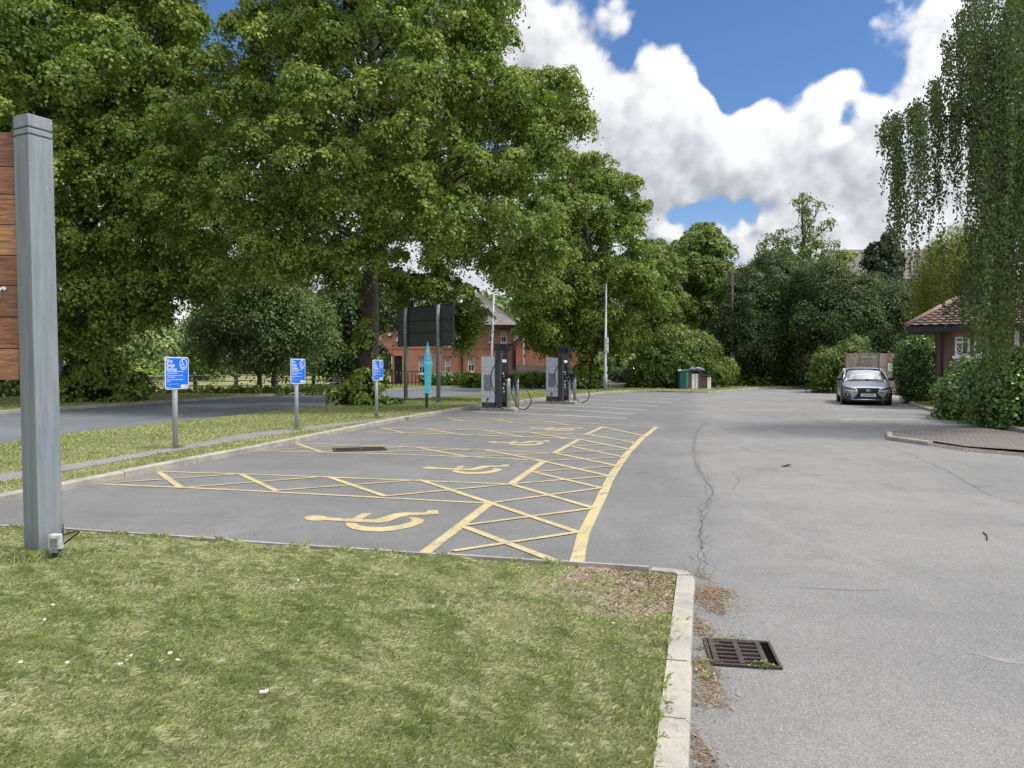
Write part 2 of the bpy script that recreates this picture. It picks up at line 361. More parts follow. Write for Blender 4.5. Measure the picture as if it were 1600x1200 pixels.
M['hawthorn'] = leaf_material('shrub_leaf', (0.066, 0.108, 0.021), (0.108, 0.162, 0.029), (0.208, 0.268, 0.059), .2)
M['dark_shrub'] = leaf_material('dark_shrub_leaf', (.036, .058, .016), (.060, .092, .024), (.105, .145, .042), .18)  # naturally dark leaves of the two broad trees
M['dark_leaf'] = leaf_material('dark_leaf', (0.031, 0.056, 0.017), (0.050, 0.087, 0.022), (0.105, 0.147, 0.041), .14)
M['birch'] = leaf_material('birch_leaf', (0.039, 0.061, 0.018), (0.064, 0.090, 0.025), (0.110, 0.137, 0.038), .25)
M['willow'] = leaf_material('willow_leaf', (0.128, 0.140, 0.022), (0.195, 0.210, 0.031), (0.300, 0.308, 0.054), .3)
M['ivy'] = leaf_material('ivy_leaf', (0.072, 0.113, 0.017), (0.137, 0.194, 0.026), (0.290, 0.359, 0.061), .2, .35)
M['laurel'] = leaf_material('laurel_leaf', (0.047, 0.100, 0.022), (0.091, 0.173, 0.029), (0.218, 0.346, 0.060), .15, .3, .6)
M['hedge_yellow'] = leaf_material('yellow_hedge_leaf', (0.090, 0.144, 0.014), (0.168, 0.240, 0.020), (0.300, 0.384, 0.040), .3)
M['conifer'] = leaf_material('conifer_leaf', (.014, .026, .013), (.022, .038, .018), (.035, .055, .025), .05)
M['haze_leaf'] = leaf_material('field_tree_leaf', (0.120, 0.167, 0.060), (0.174, 0.238, 0.079), (0.269, 0.332, 0.113), .25)
M['grass'] = leaf_material('grass_blade', (.215, .265, .075), (.355, .385, .15), (.60, .56, .36), .3, .6, .2)
M['straw'] = leaf_material('dry_straw', (.16, .09, .05), (.28, .20, .12), (.52, .45, .32), .1, .8, .2)

# ---------------------------------------------------------------- numpy foliage
def vnoise(x, y, scale, seed):
    r = np.random.default_rng(seed); T = r.random((64, 64)); x = x*scale+100; y = y*scale+100
    i = np.floor(x).astype(int); j = np.floor(y).astype(int); fx = x-i; fy = y-j; fx = fx*fx*(3-2*fx); fy = fy*fy*(3-2*fy)
    g = lambda a, b: T[a % 64, b % 64]
    return (g(i, j)*(1-fx)+g(i+1, j)*fx)*(1-fy)+(g(i, j+1)*(1-fx)+g(i+1, j+1)*fx)*fy
def nrm(a): return a/np.maximum(np.linalg.norm(a, axis=1, keepdims=True), 1e-6)
def quads_object(name, V, tint, material, parent=None, nv=4):
    N = len(V)//nv; me = bpy.data.meshes.new(name); me.vertices.add(N*nv); me.vertices.foreach_set('co', V.astype(np.float32).ravel())
    me.loops.add(N*nv); me.loops.foreach_set('vertex_index', np.arange(N*nv, dtype=np.int32))
    me.polygons.add(N); me.polygons.foreach_set('loop_start', np.arange(0, N*nv, nv, dtype=np.int32))
    me.update(calc_edges=True)
    a = me.attributes.new('tint', 'FLOAT', 'FACE'); a.data.foreach_set('value', np.clip(tint, 0, 1).astype(np.float32))
    me.materials.append(material); o = bpy.data.objects.new(name, me); COL.objects.link(o)
    if parent: o.parent = parent
    return o
def leaf_verts(P, Nn, size, rng, aspect=.8, down=.35):
    N = len(P); t = nrm(rng.normal(size=(N, 3))+np.array([0, 0, -down*2])); t = nrm(t-(t*Nn).sum(1, keepdims=True)*Nn); b = np.cross(Nn, t)
    s = size[:, None] if np.ndim(size) else size
    V = np.empty((N, 4, 3)); V[:, 0] = P-t*s*.5; V[:, 2] = P+t*s*.5
    m = P-t*s*.08+Nn*s*.10; V[:, 1] = m+b*s*aspect*.5; V[:, 3] = m-b*s*aspect*.5
    return V.reshape(-1, 3)
def clump_leaves(C, O, rc, n, rng, droop=.5, thin=.12, upb=.6):
    k = len(C); cn = nrm(O*.75+np.array([0, 0, upb])+rng.normal(size=(k, 3))*.3)
    t1 = nrm(np.cross(cn, rng.normal(size=(k, 3)))); t2 = np.cross(cn, t1)
    rr = rc*(.65+.7*rng.random(k))
    a = rng.normal(size=(k, n))*.5; b = rng.normal(size=(k, n))*.5; q = a*a+b*b
    P = C[:, None]+(t1[:, None]*a[..., None]+t2[:, None]*b[..., None])*rr[:, None, None]
    P = P+cn[:, None]*((rng.normal(size=(k, n, 1))*thin-.30*q[..., None])*rr[:, None, None]); P[..., 2] -= droop*q*rr[:, None]*.7
    Ln = cn[:, None]*.8+(t1[:, None]*a[..., None]+t2[:, None]*b[..., None])*1.1+rng.normal(size=(k, n, 3))*.42
    ct = rng.random(k)
    tint = .55*ct[:, None]+.25*rng.random((k, n))+.10
    return P.reshape(-1, 3), nrm(Ln.reshape(-1, 3)), tint.ravel(), cn
def lobes_leaves(lobes, rng, dens, n, rc, squash=.85, inner=.25, under=.45, wob=.18, droop=.5, thin=.12):
    Cs, Os, core = [], [], []
    L = np.array(lobes, float)
    for (x, y, z, r) in lobes:
        k = max(3, int(dens*r*r*4)); d = nrm(rng.normal(size=(k, 3)))
        keep = (d[:, 2] > -.35) | (rng.random(k) < under); d = d[keep]; k = len(d)
        rad = r*(1-wob+wob*2*rng.random(k)); ins = rng.random(k) < inner; rad[ins] *= .45+.4*rng.random(ins.sum())
        p = np.array([x, y, z])+d*rad[:, None]*np.array([1, 1, squash]); Cs.append(p); Os.append(d)
    C = np.concatenate(Cs); O = np.concatenate(Os)
    dep = np.zeros(len(C))                   # drop clumps buried deep inside other lobes
    for (x, y, z, r) in lobes:
        dd = np.linalg.norm((C-[x, y, z])/np.array([1, 1, squash]), axis=1); dep += dd < .62*r
    keep = (dep < 1) | (rng.random(len(C)) < .30); C, O = C[keep], O[keep]
    return clump_leaves(C, O, rc, n, rng, droop, thin)
def sprays(lobes, rng, per, fr=.40, sq=.62):
    """each big lobe carries separate leafy sprays on its outside, with gaps between them"""
    out = []; A = np.array(lobes)
    for (x, y, z, r) in lobes:
        for q in range(per):
            d = rng.normal(size=3); d /= np.linalg.norm(d)
            if d[2] < -.55: d[2] *= -1
            p = np.array([x, y, z])+d*r*np.array([.82, .82, .74]); s = r*fr*(.65+.7*rng.random())
            dd = np.linalg.norm(A[:, :3]-p, axis=1)
            if (dd < .60*A[:, 3]).sum() > 0 and rng.random() < .75: continue
            out.append((*p, s))
        out.append((x, y, z, r*.5))
    return out
def crown(name, lobes, material, leaf, dens, n, rc, seed, parent, **k):
    rng = np.random.default_rng(seed); asp = k.pop('aspect', .8); tb = k.pop('tint_bias', 0.); per = k.pop('per', 0)
    if per: lobes = sprays(lobes, rng, per); k.setdefault('squash', .62)
    P, Nn, t, _ = lobes_leaves(lobes, rng, dens, n, rc, **k)
    sz = leaf*(.65+.7*rng.random(len(P)))
    return quads_object(name, leaf_verts(P, Nn, sz, rng, asp), t+tb, material, parent)
def limb(mb, a, b, r0, r1, rng, sag=.0, n=6, wob=.06):
    a, b = Vector(a), Vector(b); L = (b-a).length; pts, rs = [], []
    for i in range(n+1):
        t = i/n; p = a.lerp(b, t); p.z += math.sin(t*math.pi)*sag*L
        if 0 < i < n: p += Vector(rng.normal(size=3)*wob*L*.5)
        pts.append(p); rs.append(r0+(r1-r0)*t)
    mb.tube(pts, rs, 7)
def trunk_mesh(name, base, top, r, lobes, rng, material, parent, fork=.35, nl=None, flare=1.5):
    lobes = [l for l in lobes if l[2] > base[2]+(top[2]-base[2])*.36] or lobes
    mb = MB(); base, top = Vector(base), Vector(top); pts, rs = [], []
    for i in range(11):
        t = i/10; p = base.lerp(top, t)+Vector((rng.normal()*.05, rng.normal()*.05, 0))*r*3*(t > 0)
        pts.append(p); rs.append(r*(1-.72*t)*(flare if i == 0 else (1+(flare-1)*.3 if i == 1 else 1)))
    mb.tube(pts, rs, 14)
    ls = list(lobes); rng.shuffle(ls)
    for (x, y, z, lr) in ls[:nl or len(ls)]:
        c = Vector((x, y, z)); t = min(.95, max(fork, ((z-base.z)/(top.z-base.z))*.75)); s = base.lerp(top, t)
        rr = r*(1-.72*t)*.34; limb(mb, s, c, rr, .02, rng, .06)
        for q in range(3):
            e = c+Vector(rng.normal(size=3)).normalized()*lr*.8; limb(mb, s.lerp(c, .6+.12*q), e, rr*.35, .012, rng, 0, 4)
    return mb.build(name, material, parent)
def localise(root, obj):                    # built in world coordinates: keep it in place under its root
    obj.parent = root; obj.matrix_parent_inverse = Matrix.Translation(-Vector(root.location))
def inside(x, y, poly):
    r = np.zeros(len(x), bool); n = len(poly)
    for i in range(n):
        x1, y1 = poly[i][:2]; x2, y2 = poly[(i+1) % n][:2]
        c = ((y1 > y) != (y2 > y)) & (x < (x2-x1)*(y-y1)/((y2-y1) if y2 != y1 else 1e-9)+x1); r ^= c
    return r
def blades(name, x, y, z, h, wd, lean, tint, rng, material, parent=None):
    N = len(x); a = rng.random(N)*6.283; d = np.stack([np.cos(a), np.sin(a), 0*a], 1); s = np.stack([-np.sin(a), np.cos(a), 0*a], 1)
    B = np.stack([x, y, z], 1); V = np.empty((N, 4, 3)); le = (lean*(.3+rng.random(N)))[:, None]; h = h[:, None]; w = wd[:, None]
    V[:, 0] = B-s*w*.5; V[:, 1] = B+s*w*.5
    V[:, 2] = B+d*h*le*.45+np.array([0, 0, 1])*h*.62+s*w*.38; V[:, 3] = B+d*h*le+np.array([0, 0, 1])*h*(1-.3*le)
    return quads_object(name, V.reshape(-1, 3), tint, material, parent)
# ---------------------------------------------------------------- ground, roads, kerbs
def struct(name, mb, m): return tag(mb.build(name, m), kind='structure')
def pts(lst, z=0.): return [G(x, y, z) for x, y in lst]
def resample(P, step):
    P = [Vector((p[0], p[1], 0)) for p in P]; out = [P[0]]
    for a, b in zip(P, P[1:]):
        n = max(1, int((b-a).length/step))
        for i in range(1, n+1): out.append(a.lerp(b, i/n))
    return out
def smooth(P, it=2):
    P = [Vector((p[0], p[1], 0)) for p in P]
    for _ in range(it):
        Q = [P[0]]
        for a, b in zip(P, P[1:]): Q += [a.lerp(b, .25), a.lerp(b, .75)]
        Q.append(P[-1]); P = Q
    return P
def offset(P, d):                           # to the left of the walking direction
    out = []
    for i, p in enumerate(P):
        t = (P[min(i+1, len(P)-1)]-P[max(i-1, 0)]).normalized(); out.append(p+Vector((-t.y, t.x, 0))*d)
    return out
RNG = random.Random(4)
def kerb(name, P, width, h, stone=.9, z0=-.05, side=1, jit=.006):
    P = resample(P, .3); mb = MB(); per = max(1, round(stone/.3)); 
    lens = len(P)
    i = 0
    while i < lens-1:
        j = min(i+per, lens-1); A = P[i:j+1]; B = offset(A, width*side)
        # shrink ends for a joint
        for L in (A, B):
            if len(L) > 1:
                d0 = (L[1]-L[0]).normalized()*.004; d1 = (L[-1]-L[-2]).normalized()*.004; L[0] = L[0]+d0; L[-1] = L[-1]-d1
        hh = h+RNG.uniform(-jit, jit); vs = []; c = .018
        sx = RNG.uniform(-jit, jit)
        for a, b in zip(A, B):
            n = (b-a).normalized(); a = a+n*sx
            vs += [a+Vector((0, 0, z0)), a+n*.004+Vector((0, 0, hh-c)), a+n*(c+.004)+Vector((0, 0, hh)), b-n*.004+Vector((0, 0, hh)), b+Vector((0, 0, z0))]
        fs = []
        for k in range(len(A)-1):
            for q in range(4):
                f = (k*5+q, (k+1)*5+q, (k+1)*5+q+1, k*5+q+1); fs.append(f if side < 0 else f[::-1])
        e = (len(A)-1)*5; fs += [(0, 1, 2, 3, 4), (e+4, e+3, e+2, e+1, e)]
        mb.add(vs, fs); i = j
    return struct(name, mb, M['kerb'])

big = MB(); big.flat([(-600, -60), (600, -60), (600, 1400), (-600, 1400)], -.06); struct('ground', big, M['field'])

# left kerb line of the car park (foot of the kerb), near to far, then round the back and down the right side
LK = [G(180, 751)+ (G(180, 751)-G(457, 694))*t for t in (1.6, .6)] + pts([(180, 751), (320, 722), (457, 694), (600, 663), (695, 646), (741, 638)])
LK2 = pts([(797, 632.5), (840, 626)]); LK3 = pts([(903, 620), (952, 614), (1000, 612), (1075, 613.5), (1125, 614), (1165, 609), (1250, 606), (1330, 609)])
LKs = smooth(LK+LK2+LK3, 2)
RK = pts([(1415, 618), (1413, 626), (1425, 634), (1472, 649), (1540, 664), (1640, 686), (1900, 740)])
dirn = (G(457, 694)-G(180, 751)).normalized(); perp = Vector((dirn.y, -dirn.x, 0))
# foreground lawn corner: kerb outer edge
kc = G(1087, 890.5, .1); kc.z = 0; kd = (G(1083, 1150, .1)-G(1089, 935, .1)).normalized(); kd.z = 0
front = [kc+(-perp)*9.5, kc+(-perp)*4, kc+(-perp)*1.2, kc+(-perp)*.22]; 
frontdir = (G(1025, 886, .1)-G(300, 838, .1)).normalized(); frontdir.z = 0
front = [kc-frontdir*12, kc-frontdir*5, kc-frontdir*.30]
corner = [kc-frontdir*.16+kd*.008, kc-frontdir*.09+kd*.03, kc-frontdir*.035+kd*.075, kc-frontdir*.005+kd*.15, kc+kd*.22]
side_ = [kc+kd*.5, kc+kd*3, kc+kd*9]
lawn_edge = front+corner+side_
car_poly = [(-22, -4), (-22, 2)]+[tuple(p[:2]) for p in LKs]+[tuple(p[:2]) for p in RK]+[(60, 18), (60, -12), (-22, -12)]
cp = MB(); cp.flat(car_poly, 0.0); struct('car_park', cp, M['asphalt'])

# main road beyond the verge
near = smooth([Vector((-40, -22, 0))]+pts([(-260, 760), (0, 696), (200, 671), (380, 652), (540, 634), (620, 627), (755, 619), (805, 612), (925, 605.5), (1010, 601)])+[Vector((60, 72, 0))])
farr = smooth([Vector((-56, -10, 0))]+pts([(-260, 663), (0, 646), (200, 633), (380, 620.5), (560, 611), (755, 604.5), (860, 600), (985, 597)])+[Vector((70, 84, 0))])
rd = MB(); rd.flat([tuple(p[:2]) for p in near]+[tuple(p[:2]) for p in farr[::-1]], -.02); struct('road', rd, M['road'])

# verge between car park and road
vin = offset(resample(LKs, 1.), .125)
verge_poly = [tuple(p[:2]) for p in vin if p.y < 60]+[tuple(p[:2]) for p in offset(near, -.14)[::-1] if p.y < 62]
def turf(name, poly, z): 
    mb = MB(); mb.flat(poly, z); return struct(name, mb, M['turf'])
turf('verge', verge_poly, .085)
kerb('car_park_kerb', LKs, .125, .105, .9)
kerb('road_edge_kerb', near, .14, .07, .9, side=-1)
kerb('far_road_kerb', farr, .14, .09, .9)
fo = offset(farr, .14)
far_in = [tuple(p[:2]) for p in fo]
far_verge = far_in+[(70, 96), (20, 78)]+[(p[0], p[1]) for p in pts([(900, 594), (700, 596), (500, 601), (300, 612), (100, 618), (-300, 630)], .08)]+[(-60, 8)]
turf('far_verge', far_verge, .07)

# lawn in the foreground
lawn_poly = [tuple(p[:2]) for p in offset([Vector(p) for p in lawn_edge], -.12)]+[(-1.2, -6), (-16, -4), (-14, 9.6)]
turf('lawn', lawn_poly, .085)
kerb('edging_kerb', resample([Vector(p) for p in front[:2]]+[front[2]-frontdir*.02], .3), .06, .108, .9, side=-1)
kerb('lawn_kerb', [front[2]]+corner+side_, .125, .105, .6, side=-1)

# strip of path in the verge
pth = pts([(-260, 780), (0, 741), (130, 722), (270, 699), (380, 678), (505, 663.5), (600, 653), (640, 650)], .09)+pts([(640, 651.5), (600, 655.5), (505, 669.5), (400, 684), (250, 709), (130, 731), (0, 753), (-260, 800)], .09)
pm = MB(); pm.flat([tuple(p[:2]) for p in pth], .092); struct('path', pm, M['path'])
s1 = [p for p in offset(resample(LKs, 1.), .14) if 18 < p.y < 25.5]; s2 = [p for p in offset(resample(LKs, 1.), .55) if 18.5 < p.y < 25]; sp = MB(); sp.flat([tuple(p[:2]) for p in s1+s2[::-1]], .088); struct('worn_soil_strip', sp, M['soil'])

# right side: planted bed, block paving
bed = [tuple(p[:2]) for p in offset(RK, .12)]+[(60, 19), (60, 60), (22, 52), (17, 44)]
turf('planting_bed', bed, .085); kerb('bed_kerb', RK, .12, .10, .9)
pave = pts([(1384, 678), (1440, 673), (1530, 671), (1600, 681), (1760, 706)])+pts([(1760, 712), (1600, 708), (1510, 702), (1450, 692), (1388, 686)])
def paving_mat():
    m, n = mat('block_paving'); mp = n.new('ShaderNodeMapping'); n.put(mp.inputs[0], n.obj); mp.inputs['Rotation'].default_value = (0, 0, .5)
    bt = n.new('ShaderNodeTexBrick'); n.put(bt.inputs['Vector'], mp.outputs[0]); bt.inputs['Scale'].default_value = 1
    bt.inputs['Brick Width'].default_value = .2; bt.inputs['Row Height'].default_value = .1; bt.inputs['Mortar Size'].default_value = .008
    bt.inputs['Color1'].default_value = (.16, .13, .113, 1); bt.inputs['Color2'].default_value = (.22, .185, .162, 1); bt.inputs['Mortar'].default_value = (.07, .06, .045, 1)
    c = n.mix(n.rng(n.noise(n.obj, 2, 5, .65), .4, .7, 0, .5), bt.outputs[0], (.12, .10, .08)); n.put(n.b.inputs['Base Color'], c); n.b.inputs['Roughness'].default_value = .9
    bump(n, bt.outputs['Fac'], -.5, .008); return m
M['paving'] = paving_mat()
pv = MB(); pv.flat([tuple(p[:2]) for p in pave], .055); struct('block_paving', pv, M['paving'])
kerb('paving_kerb', pts([(1384, 680), (1386, 687.5), (1450, 696.5)]), .12, .085, .95)
fk = MB(); fp = pts([(1452, 691.5, ), (1510, 700), (1600, 708), (1760, 716)], .05)+pts([(1760, 724), (1600, 713.5), (1510, 706), (1452, 697)])
vs = [(p.x, p.y, .056 if i < 4 else .001) for i, p in enumerate(fp)]; fk.add(vs, [(0, 7, 6, 1), (1, 6, 5, 2), (2, 5, 4, 3)]); struct('paving_ramp', fk, M['paving'])
gp = MB(); gp.flat([tuple(p[:2]) for p in pts([(1395, 617), (1420, 615.5), (1425, 622), (1413, 626), (1392, 626)])], .012); struct('gate_threshold', gp, M['kerb'])

# painted lines
def line(mb, p, q, w, z=.004, wavy=0):
    P = resample([p, q] if not isinstance(p, list) else p, .5); A = offset(P, w/2); B = offset(P, -w/2); k = len(P); vs = []
    for i in range(k):
        vs += [(A[i].x+RNG.uniform(-.004, .004), A[i].y, z), (B[i].x+RNG.uniform(-.004, .004), B[i].y, z)]
    mb.add(vs, [(2*i, 2*i+1, 2*i+3, 2*i+2) for i in range(k-1)])
Z = lambda a, b: (400+a*.4125, 620+b*.4125)
def strip(segs, w, z, name, m=None):
    mb = MB()
    for s in segs:
        P = [G(*q) for q in s]; line(mb, P, None, w, z)
    return struct(name, mb, m or M['yellow'])
strip([[(901, 880), (912, 834.5), (936, 785), (955.5, 744), (978, 711), (1003, 685), (1026, 667)]], .112, .004, 'bay_border_line')
strip([[(664, 864), (765, 787)], [(799, 756), (850, 721)], [(866, 708), (905, 686.5)], [(916, 679), (942.5, 667)]], .105, .005, 'bay_end_lines')
strip([[(160, 757), (280, 762), (400, 767.7), (765, 787)], [(248, 737), (400, 741.7), (799, 757)],
       [(405, 704.5), (600, 709.5), (780, 716), (850, 721)], [(457, 692.5), (600, 697.5), (780, 704), (870, 709)]], .075, .006, 'bay_side_lines')
strip([
       [(572, 675), (720, 679), (905, 686.5)], [(592, 668), (740, 672), (917, 679.5)],
       [(663, 656), (800, 660.5), (942.5, 667)], [(687, 652.5), (800, 656), (1027, 667.5)]], .10, .0062, 'bay_side_lines')
fa = [[(248, 738), (283, 763)], [(375, 741), (433, 768)], [(511, 745), (602, 776)], [(655, 750), (765, 786)],
      [(717.6, 821), (866, 877)], [(765, 786), (905, 833)], [(798, 757), (926, 794)], [(833, 738), (940, 763)], [(849, 721), (955, 745)], [(870, 709), (967, 729)],
      [(893, 698), (976, 715)], [(905, 686.5), (986, 703)], [(917.7, 679), (994, 692.5)], [(942.5, 667.5), (1009, 682)],
      [(462, 693), (502, 706.5)], [(650, 699), (730, 714.5)], [(759, 703.5), (850, 721)], [(597, 669), (633, 677)], [(665, 670), (722, 680)], [(755, 672.5), (815, 682.5)], [(829, 676), (888, 686)],
      [(700, 653), (725, 658.5)], [(770, 655), (805, 661)], [(850, 658), (890, 664.5)]]
strip(fa, .085, .0075, 'hatch_lines')
fb = [[(178, 755), (375, 741)], [(283, 763), (511, 745)], [(433, 767), (647, 751)], [(602, 776), (799, 757)],
      [(708, 862), (905, 832)], [(730, 821), (926, 795)], [(771, 786), (940, 763)], [(799, 757), (955, 744)], [(833, 738), (967, 728.5)], [(850, 720.5), (977, 715)], [(868, 708.5), (987, 702.5)],
      [(893, 698), (995, 692.5)], [(905, 686.5), (1009, 682)], [(420, 703.5), (545, 696)], [(502, 706.5), (640, 698.5)], [(597, 706.5), (751, 702.5)], [(730, 715), (868, 708.5)],
      [(580, 672.5), (640, 669.5)], [(633, 677), (735, 671.5)], [(722, 681), (829, 675.5)], [(815, 683.5), (905, 678.5)], [(675, 655.5), (720, 653)], [(735, 658), (800, 655.5)], [(825, 661.5), (900, 659)]]
strip(fb, .065, .0088, 'cross_hatch_lines')
wl = [[(740, 643), (824, 646.5), (980, 654)], [(800, 636), (900, 641), (992, 647)], [(837, 632.3), (930, 636), (1012, 641)], [(862, 629.5), (950, 631.5), (1030, 635)],
      [(906, 624), (985, 626), (1050, 629)], [(930, 619.5), (1000, 621), (1065, 624)], [(962, 616), (1080, 619)], [(1020, 614.6), (1100, 616)]]
strip(wl, .11, .004, 'white_bay_lines', M['white_paint'])
strip([[(1325, 655), (1380, 655.5), (1467, 655.5)], [(1303, 639.5), (1312, 639.3)], [(1318, 655.8), (1332, 655.2)], [(1340, 640), (1420, 641.5)], [(1208, 608), (1232, 611.5)]], .1, .0048, 'white_space_lines', M['white_paint'])

# wheelchair symbols painted in the four bays
def arc(cx, cy, r, w, a0, a1, n=22):
    o = [(cx+(r+w/2)*math.cos(math.radians(a0+(a1-a0)*i/n)), cy+(r+w/2)*math.sin(math.radians(a0+(a1-a0)*i/n))) for i in range(n+1)]
    return o+[(cx+(r-w/2)*math.cos(math.radians(a0+(a1-a0)*i/n)), cy+(r-w/2)*math.sin(math.radians(a0+(a1-a0)*i/n))) for i in range(n, -1, -1)]
def wheelchair_polys():
    circ = [(.34+.085*math.cos(t*math.pi/8), .925+.075*math.sin(t*math.pi/8)) for t in range(16)]
    body = [(.295, .86), (.385, .86), (.40, .70), (.62, .70), (.62, .635), (.405, .635), (.42, .505), (.655, .505), (.76, .20), (.865, .255), (.895, .195), (.72, .10), (.60, .43), (.335, .43)]
    wheel = arc(.43, .30, .255, .072, 118, 340)
    return [circ, body, wheel]
SYM = []
def zpoly(L): return [G(*Z(*p)) for p in L]
_h = [(228+46*math.cos(t*math.pi/8), 461+10*math.sin(t*math.pi/8)) for t in range(16)]
_b = [(262, 458), (365, 464), (385, 453), (402, 443), (440, 443), (400, 466), (455, 466), (500, 452), (530, 443), (560, 440), (645, 440), (650, 432), (688, 431), (693, 445), (650, 448), (580, 450), (545, 458), (505, 473), (470, 479), (400, 477), (262, 469)]
_w = [(340, 479), (341, 490), (365, 503), (410, 511), (470, 513), (530, 508), (590, 495), (630, 480), (638, 469), (612, 460), (575, 460), (592, 468), (582, 478), (540, 489), (480, 496), (420, 494), (388, 488), (376, 480)]
SYM = [zpoly(_h)[::-1], zpoly(_b), zpoly(_w)[::-1]]
def painted_symbol(px_head, px_foot, width, label):
    a, b = G(*px_head), G(*px_foot); L = (a-b).length; up = (a-b).normalized(); rt = Vector((up.y, -up.x, 0))
    c = (a+b)/2; root = MB()
    A0, B0 = G(476, 811), G(690, 803); L0 = (A0-B0).length; u0 = (A0-B0).normalized(); r0 = Vector((u0.y, -u0.x, 0)); c0 = (A0+B0)/2
    for k, poly in enumerate(SYM):
        q = [((p-c0).dot(r0), (p-c0).dot(u0)) for p in poly]; root.prism(q, c+Vector((0, 0, .0035+.0006*k)), rt*width, up*(L/L0), .002)
    o = root.build('wheelchair_symbol', M['yellow']); tag(o, label, 'road marking', 'wheelchair symbols painted in the bays')
    return o
painted_symbol((476, 811), (690, 803), 1.0, 'yellow wheelchair symbol painted in the nearest bay, next to the foreground lawn')
painted_symbol((661, 732), (799, 729), 1.0, 'yellow wheelchair symbol in the second bay counted from the foreground lawn')
painted_symbol((762, 691), (861, 690), 1.0, 'yellow wheelchair symbol in the third bay counted from the foreground lawn')
painted_symbol((826, 669), (912, 669.5), 1.0, 'yellow wheelchair symbol in the farthest yellow bay, nearest the white lined bays')

# cracks and joints in the asphalt
def crack(mb, P, w, seed, amp=.05, step=.12, z=.002):
    r = random.Random(seed); P = resample(P, step); off = 0; vs = []
    Q = []
    for i, p in enumerate(P):
        off = off*.8+r.uniform(-amp, amp); t = (P[min(i+1, len(P)-1)]-P[max(i-1, 0)]).normalized(); Q.append(p+Vector((-t.y, t.x, 0))*off)
    for i, p in enumerate(Q):
        t = (Q[min(i+1, len(Q)-1)]-Q[max(i-1, 0)]).normalized(); n = Vector((-t.y, t.x, 0)); ww = w*r.uniform(.25, 1.3)*(1 if 0 < i < len(Q)-1 else .2)
        vs += [p+n*ww/2+Vector((0, 0, z)), p-n*ww/2+Vector((0, 0, z))]
    mb.add(vs, [(2*i, 2*i+1, 2*i+3, 2*i+2) for i in range(len(Q)-1)])
    return Q
ck = MB()
main = pts([(1099, 905), (1099, 860), (1095, 830), (1102, 795), (1110, 765), (1098, 742), (1084, 717), (1081, 700), (1088, 680), (1100, 660), (1112, 650), (1132, 637), (1165, 625), (1210, 614)])
for i, (w, a) in enumerate([(.008, .02), (.005, .045), (.004, .07)]): crack(ck, main[:9+i], w, i+3, a, .07)
q = crack(ck, main, .011, 20, .022, .09)
r_ = random.Random(8)
for _ in range(26):
    p = r_.choice(q); a = r_.uniform(0, 6.28); crack(ck, [p, p+Vector((math.cos(a), math.sin(a), 0))*r_.uniform(.08, .35)], .0035, r_.random(), .04, .06, .0026)
crack(ck, pts([(1380, 695), (1420, 708), (1470, 730), (1510, 757), (1560, 776), (1640, 805)]), .012, 31, .04)
crack(ck, pts([(1225, 917), (1290, 922), (1400, 925)]), .007, 33, .03)
crack(ck, pts([(1145, 738), (1150, 755), (1149, 768)]), .012, 34, .03)
crack(ck, pts([(745, 703), (640, 722), (553, 733)]), .014, 35, .03); crack(ck, pts([(980, 657), (850, 672), (760, 694), (700, 706)]), .014, 36, .02)
crack(ck, pts([(1290, 662), (1262, 651), (1250, 645)]), .02, 37, .06); crack(ck, pts([(1262, 651), (1300, 652)]), .03, 39, .08)
crack(ck, pts([(990, 650), (1040, 630), (1100, 618)]), .02, 38, .05)
struct('asphalt_cracks', ck, M['crack'])
pt = MB()
def blot(cx, cy, rx, ry, seed, mb, z):
    c = G(cx, cy); r = random.Random(seed); mb.flat([(c.x+rx*math.cos(t*.2618)*r.uniform(.75, 1.15), c.y+ry*math.sin(t*.2618)*r.uniform(.75, 1.15)) for t in range(24)], z)
M['scuff'] = paint('scuffed_orange_spray', (.48, .38, .31), .36)
sc_ = MB(); crack(sc_, pts([(1485, 1016), (1530, 1022), (1600, 1038), (1660, 1052)]), .05, 50, .02, .06, .0015); struct('spray_mark', sc_, M['scuff'])

